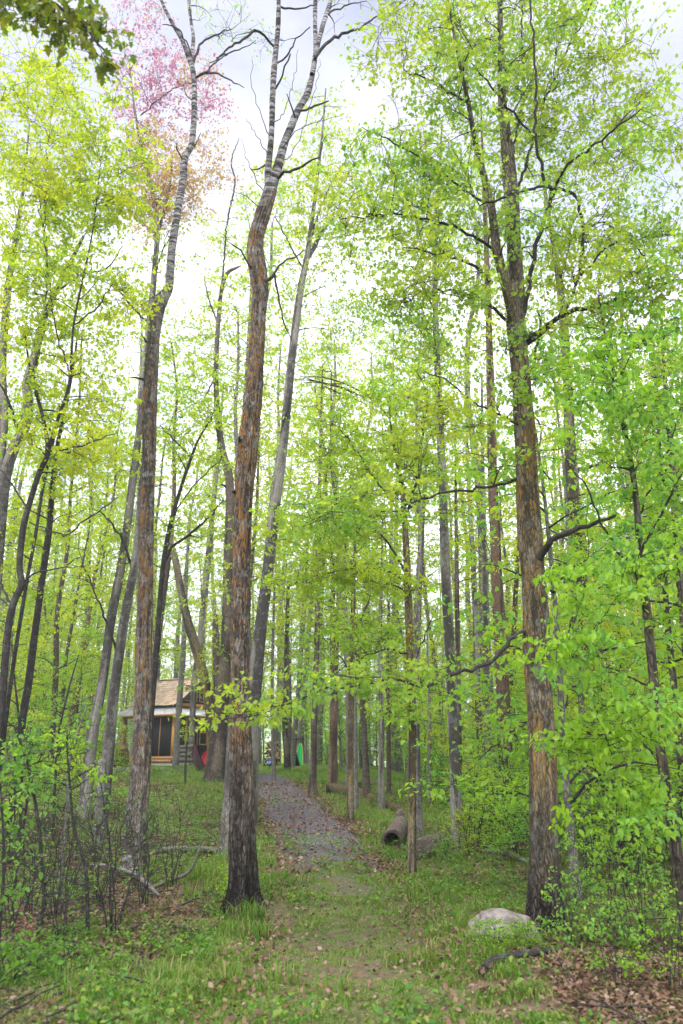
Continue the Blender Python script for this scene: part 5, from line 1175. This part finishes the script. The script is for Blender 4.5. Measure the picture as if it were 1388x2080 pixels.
# ------------------------------------------------------------------ bare brush and saplings on the left
g = np.random.default_rng(77)
BR = [('tall thin sapling with sparse fresh leaves nearest the left edge', [(24, 1880, 8), (30, 1800, 7), (42, 1718, 6), (60, 1590, 5), (62, 1480, 3)], [(50, 1520, 60, 70, 0, .4, 16), (30, 1640, 50, 60, 0, .4, 8)]),
      ('sapling with a kinked dark stem and bright leaves at lower left', [(76, 1900, 11), (90, 1830, 10), (84, 1740, 9), (77, 1662, 8), (56, 1550, 6), (30, 1480, 4)], [(60, 1560, 60, 70, -.1, .4, 18), (100, 1500, 60, 50, 0, .4, 12), (30, 1720, 50, 50, 0, .3, 8)]),
      ('pale-stemmed sapling curving right toward the grey snag', [(118, 1850, 10), (128, 1750, 9), (135, 1662, 8), (142, 1550, 7), (176, 1437, 4)], [(160, 1480, 50, 60, 0, .4, 10), (120, 1590, 50, 50, 0, .4, 7)]),
      ('dark leaning sapling standing in dead leaves below the grey snag', [(180, 1925, 9), (178, 1850, 9), (176, 1775, 8), (163, 1720, 7), (150, 1681, 6), (142, 1590, 5), (135, 1500, 3)], [(140, 1530, 40, 60, 0, .4, 7), (190, 1560, 40, 40, 0, .3, 5)]),
      ('thin whip of a sapling between the grey snag and the bent-elbow aspen', [(232, 1820, 5), (226, 1740, 5), (215, 1660, 4), (205, 1590, 3)], [(215, 1620, 30, 40, 0, .3, 4)]),
      ('slender sapling at the extreme lower left corner with drooping leaves', [(-10, 1990, 9), (0, 1880, 8), (8, 1760, 7), (4, 1640, 5), (-5, 1540, 3)], [(10, 1620, 60, 80, 0, .4, 14), (20, 1800, 60, 60, 0, .3, 8)]),
      ('bare forked sapling in front of the firewood heap', [(108, 1700, 7), (112, 1600, 6), (118, 1500, 5), (140, 1400, 4), (160, 1330, 2)], [(130, 1420, 60, 70, 0, .8, 10), (90, 1480, 50, 50, 0, .6, 8)]),
      ('leafy sapling standing between the far left trunks and the firewood heap', [(40, 1720, 8), (44, 1600, 7), (40, 1480, 6), (30, 1380, 4), (24, 1300, 2)], [(40, 1420, 70, 90, 0, .9, 22), (70, 1530, 60, 50, 0, .6, 12)])]
for k, (lab, line, bl) in enumerate(BR):
    tree('sapling', lab, 'sapling', line, 'bark_dark' if k != 2 else 'bark_grey', S=8, seed=200 + k, blobs=bl, leaf='leaf_corner_shade' if k % 3 else 'leaf_bright', size=.058, kind='oval', nl=3, per=3, lat=.09, spread=.03, lump=.05, step=.08, group='saplings in the brush at lower left')

# ------------------------------------------------------------------ prototypes for the wood beyond
def proto(name, h, r, seed, bark, leaf, zones, size, kind='kite', nl=7, per=5, lat=.3, stems=1, wander=.25, arch=.12, spread=.07, droop=.5, group=None, S=9, wood='bark_dark'):
    """zones: (z0, z1, radius0, radius1, n branches)"""
    g = np.random.default_rng(seed)
    root = thing(name, 'x', name.split('_')[-1])
    A = Acc(); sk = []
    for s in range(stems):
        n = 9; z = np.linspace(-.15, h * (.93 if stems == 1 else 1) * (1 if s == 0 else g.uniform(.6, .95)), n)
        wander = .75 if h > 9 else wander
        x = np.cumsum(g.normal(0, wander / n, n)) * z / h * 2.2; y = np.cumsum(g.normal(0, wander / n, n)) * z / h * 2.2
        if stems > 1:
            a = g.uniform(0, 6.28); sp = g.uniform(.15, .5) * h * .6
            x += math.cos(a) * (z / h) * sp + g.normal(0, .05); y += math.sin(a) * (z / h) * sp + g.normal(0, .05)
        rr = r * (1 - .85 * np.clip(z, 0, h) / h) + .001
        rr[0] *= 1.25
        q = catmull(np.stack([x, y, z, rr], 1), 4); A.add(*tube_arrays(q, S, 0, 0, seed, lump=.08)); sk.append(q[4:])
    A.build('trunk' if stems == 1 else 'stem', M[bark], root, smoothed=True)
    sk = np.vstack(sk); T = []
    for z0, z1, r0, r1, n in zones:
        z = g.uniform(z0, z1, n); a = g.uniform(0, 6.283, n); t = (z - z0) / (z1 - z0 + 1e-6); R = (r0 + (r1 - r0) * t) * g.uniform(.25, 1, n) ** .6
        cx = np.interp(z, sk[np.argsort(sk[:, 2]), 2], sk[np.argsort(sk[:, 2]), 0]); cy_ = np.interp(z, sk[np.argsort(sk[:, 2]), 2], sk[np.argsort(sk[:, 2]), 1])
        T.append(np.stack([cx + R * np.cos(a), cy_ + R * np.sin(a), z], 1))
    W = Acc(); LA = Acc(); br = grow(sk, np.vstack(T), W, g, arch=arch)
    foliage(LA, W, br, g, per, nl, size, kind, lat, spread, droop)
    build_crown('crown' if stems == 1 else 'leaves', LA, W, M[leaf], M[wood], root)
    return root
PC = [proto('forest_tree', 19, .17, 301, 'bark_grey', 'leaf_yellow', [(5, 9, 2.0, 2.6, 22), (9, 15, 2.8, 2.6, 46), (15, 19.5, 2.4, .8, 34)], .12),
      proto('forest_tree', 17, .14, 302, 'bark_brown', 'leaf_mid', [(4, 8, 1.8, 2.6, 26), (8, 14, 2.6, 2.2, 44), (14, 17.5, 2.0, .6, 26)], .12),
      proto('forest_tree', 21, .20, 303, 'bark_grey', 'leaf_mid', [(7, 12, 1.6, 2.4, 24), (12, 17, 2.6, 2.4, 42), (17, 21.5, 2.2, .7, 32)], .12),
      proto('forest_tree', 15, .11, 304, 'bark_red', 'leaf_yellow', [(3, 7, 1.8, 2.2, 26), (7, 12, 2.4, 2.0, 40), (12, 15.5, 1.8, .6, 24)], .12),
      proto('forest_tree', 20, .16, 305, 'bark_grey', 'leaf_green', [(6, 10, 1.8, 2.4, 22), (10, 16, 2.6, 2.4, 44), (16, 20.5, 2.2, .7, 30)], .12)]
PM = [proto('pole_tree', 11, .075, 341, 'bark_grey', 'leaf_yellow', [(2.5, 5, 1.8, 2.2, 30), (5, 8.5, 2.3, 1.8, 40), (8.5, 11.4, 1.6, .5, 20)], .085, per=6, nl=8, lat=.26, arch=.06, S=7),
      proto('pole_tree', 13, .09, 342, 'bark_brown', 'leaf_mid', [(3, 6, 1.8, 2.3, 30), (6, 10, 2.4, 2.0, 44), (10, 13.4, 1.8, .5, 24)], .085, per=6, nl=8, lat=.26, arch=.06, S=7)]
PU = [proto('young_maple', 5.0, .04, 311, 'bark_dark', 'leaf_mid', [(.9, 2.5, 1.5, 1.7, 24), (2.5, 4, 1.7, 1.3, 24), (4, 5.2, 1.1, .4, 12)], .085, per=6, nl=8, lat=.22, arch=.05, S=7),
      proto('young_maple', 6.5, .05, 312, 'bark_grey', 'leaf_bright', [(1, 3, 1.6, 1.9, 28), (3, 5, 1.8, 1.5, 26), (5, 6.7, 1.3, .4, 14)], .085, per=6, nl=8, lat=.22, arch=.05, S=7),
      proto('young_maple', 4.0, .03, 313, 'bark_dark', 'leaf_bright', [(.6, 2, 1.2, 1.5, 24), (2, 3.2, 1.5, 1.1, 22), (3.2, 4.2, .9, .3, 10)], .08, per=6, nl=8, lat=.2, arch=.05, S=7),
      proto('young_maple', 8.5, .065, 314, 'bark_grey', 'leaf_yellow', [(2, 4, 1.6, 2, 26), (4, 6.5, 2, 1.7, 28), (6.5, 8.7, 1.4, .5, 16)], .09, per=6, nl=8, lat=.24, arch=.06, S=7)]
PS = [proto('shrub', 1.3, .010, 321, 'bark_dark', 'leaf_bright', [(.2, .6, .5, .7, 24), (.6, 1.3, .7, .5, 34)], .048, 'oval', 6, 5, .11, 5, .15, spread=.035, S=5),
      proto('shrub', 1.8, .013, 322, 'bark_dark', 'leaf_bright', [(.3, .9, .6, .8, 30), (.9, 1.9, .8, .5, 40)], .05, 'oval', 6, 5, .12, 6, .15, spread=.035, S=5),
      proto('shrub', .8, .007, 323, 'bark_dark', 'leaf_bright', [(.15, .45, .4, .5, 20), (.45, .85, .5, .3, 20)], .045, 'oval', 5, 5, .09, 4, .12, spread=.03, S=5),
      proto('shrub', 1.5, .010, 324, 'bark_dark', 'leaf_mid', [(.2, .8, .6, .8, 28), (.8, 1.6, .7, .4, 28)], .045, 'oval', 6, 5, .11, 6, .15, spread=.035, S=5)]
PN = [proto('slender_shrub', 1.1, .006, 351, 'bark_dark', 'leaf_bright', [(.25, .6, .4, .6, 16), (.6, 1.15, .6, .5, 22)], .055, 'oval', 4, 3, .09, 6, .12, spread=.03, S=5),
      proto('slender_shrub', 1.5, .007, 352, 'bark_dark', 'leaf_bright', [(.3, .8, .4, .7, 18), (.8, 1.6, .7, .5, 26)], .055, 'oval', 4, 3, .10, 6, .12, spread=.03, S=5)]
PD = [proto('seedling', .55, .006, 361, 'bark_dark', 'leaf_corner_shade', [(.1, .3, .35, .5, 16), (.3, .6, .5, .3, 16)], .05, 'oval', 5, 4, .09, 4, .12, spread=.03, S=5)]
PB = [proto('bare_bush', 1.5, .008, 331, 'bark_dark', 'leaf_corner_shade', [(.3, .9, .4, .7, 36), (.9, 1.6, .7, .6, 36)], .035, 'oval', 1, 2, .12, 7, .2, spread=.02, S=5),
      proto('bare_bush', 1.1, .006, 332, 'bark_dark', 'leaf_corner_shade', [(.2, .7, .4, .6, 34), (.7, 1.2, .6, .5, 30)], .035, 'oval', 1, 2, .11, 6, .2, spread=.02, S=5)]
used = set()
def put(pr, x, y, s, label, group, tilt=.0, cat=None):
    z = float(ground_z(x, y)) - .03
    rz = rng.uniform(0, 6.28); tl = (rng.normal(0, tilt), rng.normal(0, tilt))
    if pr.name not in used:
        used.add(pr.name); o = pr; o.location = (x, y, z); o.rotation_euler = (tl[0], tl[1], rz); o.scale = (s, s, s); o['label'] = label; o['group'] = group
    else: o = dup(pr, (x, y, z), rz, s, label, group, tl)
    o['category'] = cat or {'forest_tree': 'tree', 'pole_tree': 'tree', 'young_maple': 'sapling', 'shrub': 'shrub', 'slender_shrub': 'shrub', 'seedling': 'shrub', 'bare_bush': 'bush'}[pr.name.split('.')[0]]
    return o
def px_of(x, y): return 694 + F * x / (y * CT - .4)
def clear(x, y, r, band):
    """False where a crown or stem of radius r would stand before something the picture shows"""
    p = px_of(x, y); k = F / (y * CT)
    if path_dist(np.array([x]), np.array([y]))[0][0] < r * .6 + 1.1: return False
    for a, b, dmax in band:
        if y < dmax and a - r * k < p < b + r * k: return False
    return True
BAND = [(236, 436, 47), (520, 622, 46), (770, 900, 21)]
def zone(x, y):
    if x < -3.5 and y > 40: return 'behind the cabin'
    if px_of(x, y) < 440: return 'left of the cabin'
    if px_of(x, y) < 820: return 'beyond the gravel bend'
    return 'right of the mossy maple' if y < 42 else 'far back on the right'
def fill(protos, n, ymin, ymax, gap, r, scales, noun, gname, bias=1.0, pxr=(-80, 1470), tilt=.02, bands=BAND, cat=None, rr=None):
    pts = []; tries = 0
    while len(pts) < n and tries < n * 60:
        tries += 1
        y = ymin + (ymax - ymin) * rng.uniform() ** bias; p = rng.uniform(*pxr); x = (p - 694) / F * (y * CT - .4)
        if not clear(x, y, r, bands) or any((x - a) ** 2 + (y - b) ** 2 < gap * gap for a, b in pts): continue
        pts.append((x, y))
        zn = zone(x, y)
        put(protos[rng.integers(len(protos))], x, y, rng.uniform(*scales), f'{noun} in the wood {zn}', f'{gname} {zn}', tilt, cat)
    return pts
fill(PC, 34, 24, 45, 2.2, .6, (.8, 1.1), 'slender trunk with a high thin crown', 'slender forest trees', tilt=.04)
fill(PC, 105, 45, 110, 2.4, .4, (.6, 1.2), 'distant thin trunk with a hazy yellow-green crown', 'distant forest trees', 1.15, tilt=.045)
for px, dd, s in ((452, 33, 1.25), (474, 30, 1.2), (488, 36, 1.3), (500, 44, 1.35), (505, 27, 1.0), (286, 30, 1.1), (275, 36, 1.25), (296, 44, 1.3), (460, 48, 1.35), (645, 42, 1.2), (742, 46, 1.25), (800, 40, 1.2), (480, 52, 1.35), (640, 48, 1.35), (560, 56, 1.35), (590, 60, 1.35), (400, 56, 1.35), (340, 58, 1.35), (430, 62, 1.35)):
    x = (px - 694) / F * (dd * CT - .4)
    put(PC[int(px) % 5], x, dd, s, 'tall straight trunk with an airy crown in the wood behind the aspens', 'tall trees behind the aspens', .02)
fill(PM, 60, 24, 60, 2.2, .9, (.8, 1.2), 'slim pole-like maple with airy pale leaves', 'pole trees', tilt=.05)
fill(PU, 26, 17, 34, 1.9, 1.3, (.7, 1.1), 'leafy young maple with layered bright sprays', 'young maples', pxr=(830, 1450))
fill(PU, 24, 10.5, 30, 1.3, .9, (.7, 1.15), 'leafy young maple with layered bright sprays', 'young maples', pxr=(1150, 1500))
fill(PU, 50, 30, 75, 2.0, 1.0, (.8, 1.25), 'leafy young maple with layered bright sprays', 'young maples', pxr=(640, 1450))
fill(PU, 18, 22, 45, 2.0, 1.3, (.8, 1.2), 'leafy young maple with layered bright sprays', 'young maples', pxr=(-60, 240))
fill(PU, 34, 48, 85, 2.2, 1.2, (.8, 1.3), 'leafy young maple with layered bright sprays', 'young maples', pxr=(-60, 640))
fill(PS, 62, 13.5, 30, 1.1, .5, (.8, 1.3), 'waist-high fresh green shrub', 'low shrubs', pxr=(880, 1450), cat='shrub')
fill(PS, 30, 26, 55, 1.4, .6, (.9, 1.6), 'waist-high fresh green shrub', 'low shrubs', pxr=(640, 1450), cat='shrub')
fill(PS, 16, 20, 40, 1.4, .5, (.7, 1.2), 'waist-high fresh green shrub', 'low shrubs', pxr=(-60, 230), cat='shrub')
# single shrubs near the camera
NEAR = [(1160, 1935, 0, .62, 'leafy shrub at the right foot of the thick maple'), (1235, 1900, 1, .6, 'taller leafy shrub second to the right of the thick maple'), (1310, 1930, 0, .8, 'broad leafy shrub under the slim near sapling'), (1255, 2010, 0, .55, 'near blurred shrub over dead leaves at lower right'),
        (1370, 2020, 1, .5, 'near blurred shrub in the bottom right corner'), (1200, 1780, 1, .75, 'shrub hiding the foot of the moss-flecked straight maple'), (1290, 1790, 1, .9, 'tall shrub behind the slim near sapling'), (1370, 1820, 1, .9, 'shrub cut by the right edge behind the slim near sapling'),
        (1010, 1720, 0, .7, 'shrub at the foot of the reddish-brown trunk'), (912, 1752, 2, .5, 'low yellow-green plant between the stubby log and the blue-grey trunk'), (960, 1745, 3, .5, 'low plant just right of the blue-grey trunk'), (1130, 1760, 1, .6, 'shrub close behind the thick maple'),
        (862, 1790, 2, .22, 'small leafy plant in front of the stubby log'), (796, 1738, 2, .24, 'small leafy plant in the mouth of the hollow log'), (478, 1838, 2, .55, 'small creeper climbing the left foot of the orange aspen'), (1010, 1935, 2, .35, 'low seedling in front of the boulder'), (1085, 1935, 2, .35, 'low seedling at the right end of the boulder'),
        (985, 1925, 2, .3, 'tiny seedling hiding the left end of the boulder'), (1045, 1930, 2, .28, 'tiny seedling in front of the middle of the boulder'), (20, 2010, 2, .8, 'low leafy shrub in the bottom left corner'), (110, 1985, 2, .6, 'low leafy shrub second from the bottom left corner'), (150, 1930, 2, .5, 'low shrub in front of the dark leaning sapling')]
for px, py, k, s, lab in NEAR:
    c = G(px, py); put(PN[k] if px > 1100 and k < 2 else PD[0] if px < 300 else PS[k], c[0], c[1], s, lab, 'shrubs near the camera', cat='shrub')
BB = [(20, 1900), (60, 1860), (110, 1880), (200, 1850), (290, 1850), (130, 1780), (15, 1760), (190, 1760), (90, 1700), (30, 1690), (350, 1810), (120, 1930), (225, 1905)]
for k, (px, py) in enumerate(BB):
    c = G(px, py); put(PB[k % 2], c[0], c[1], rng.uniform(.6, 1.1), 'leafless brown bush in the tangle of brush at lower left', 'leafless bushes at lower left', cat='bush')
# the farthest wood, one mass of foliage
A = Acc(); g = np.random.default_rng(99)
n = 26000; y = g.uniform(95, 190, n); x = g.uniform(-.52, .52, n) * y; hmax = 9 + 7 * vnoise(np.stack([x * .05, y * .03, x * 0], -1))
z = terrain(x, y) + hmax * g.uniform(0, 1, n) ** 1.3
keep = vnoise(np.stack([x * .22, y * .05, z * .3], -1)) > .38
tufts(A, np.stack([x, y, z], 1)[keep], 3, .5, .55, 'kite', .4, g)
tag(A.build('distant_woodland', M['leaf_mid']), kind='stuff')
for pr in PC + PM + PD + PN + PU + PS + PB:
    if pr.name not in used:
        for c in list(pr.children): bpy.data.objects.remove(c)
        bpy.data.objects.remove(pr)

# ------------------------------------------------------------------ thin pale volume added to imitate the veiling glare of a lens
f = MB(); f.box((-560, -60, -8), (560, 640, 48))
m, nt, out = new_mat('glare_veil'); N = NT(nt)
pv = N.n('ShaderNodeVolumePrincipled', Density=.0012, Anisotropy=.25); pv.inputs['Color'].default_value = (.95, .97, 1, 1)
N.l(pv.outputs[0], out.inputs['Volume'])
tag(f.build('glare_haze', m), kind='stuff')
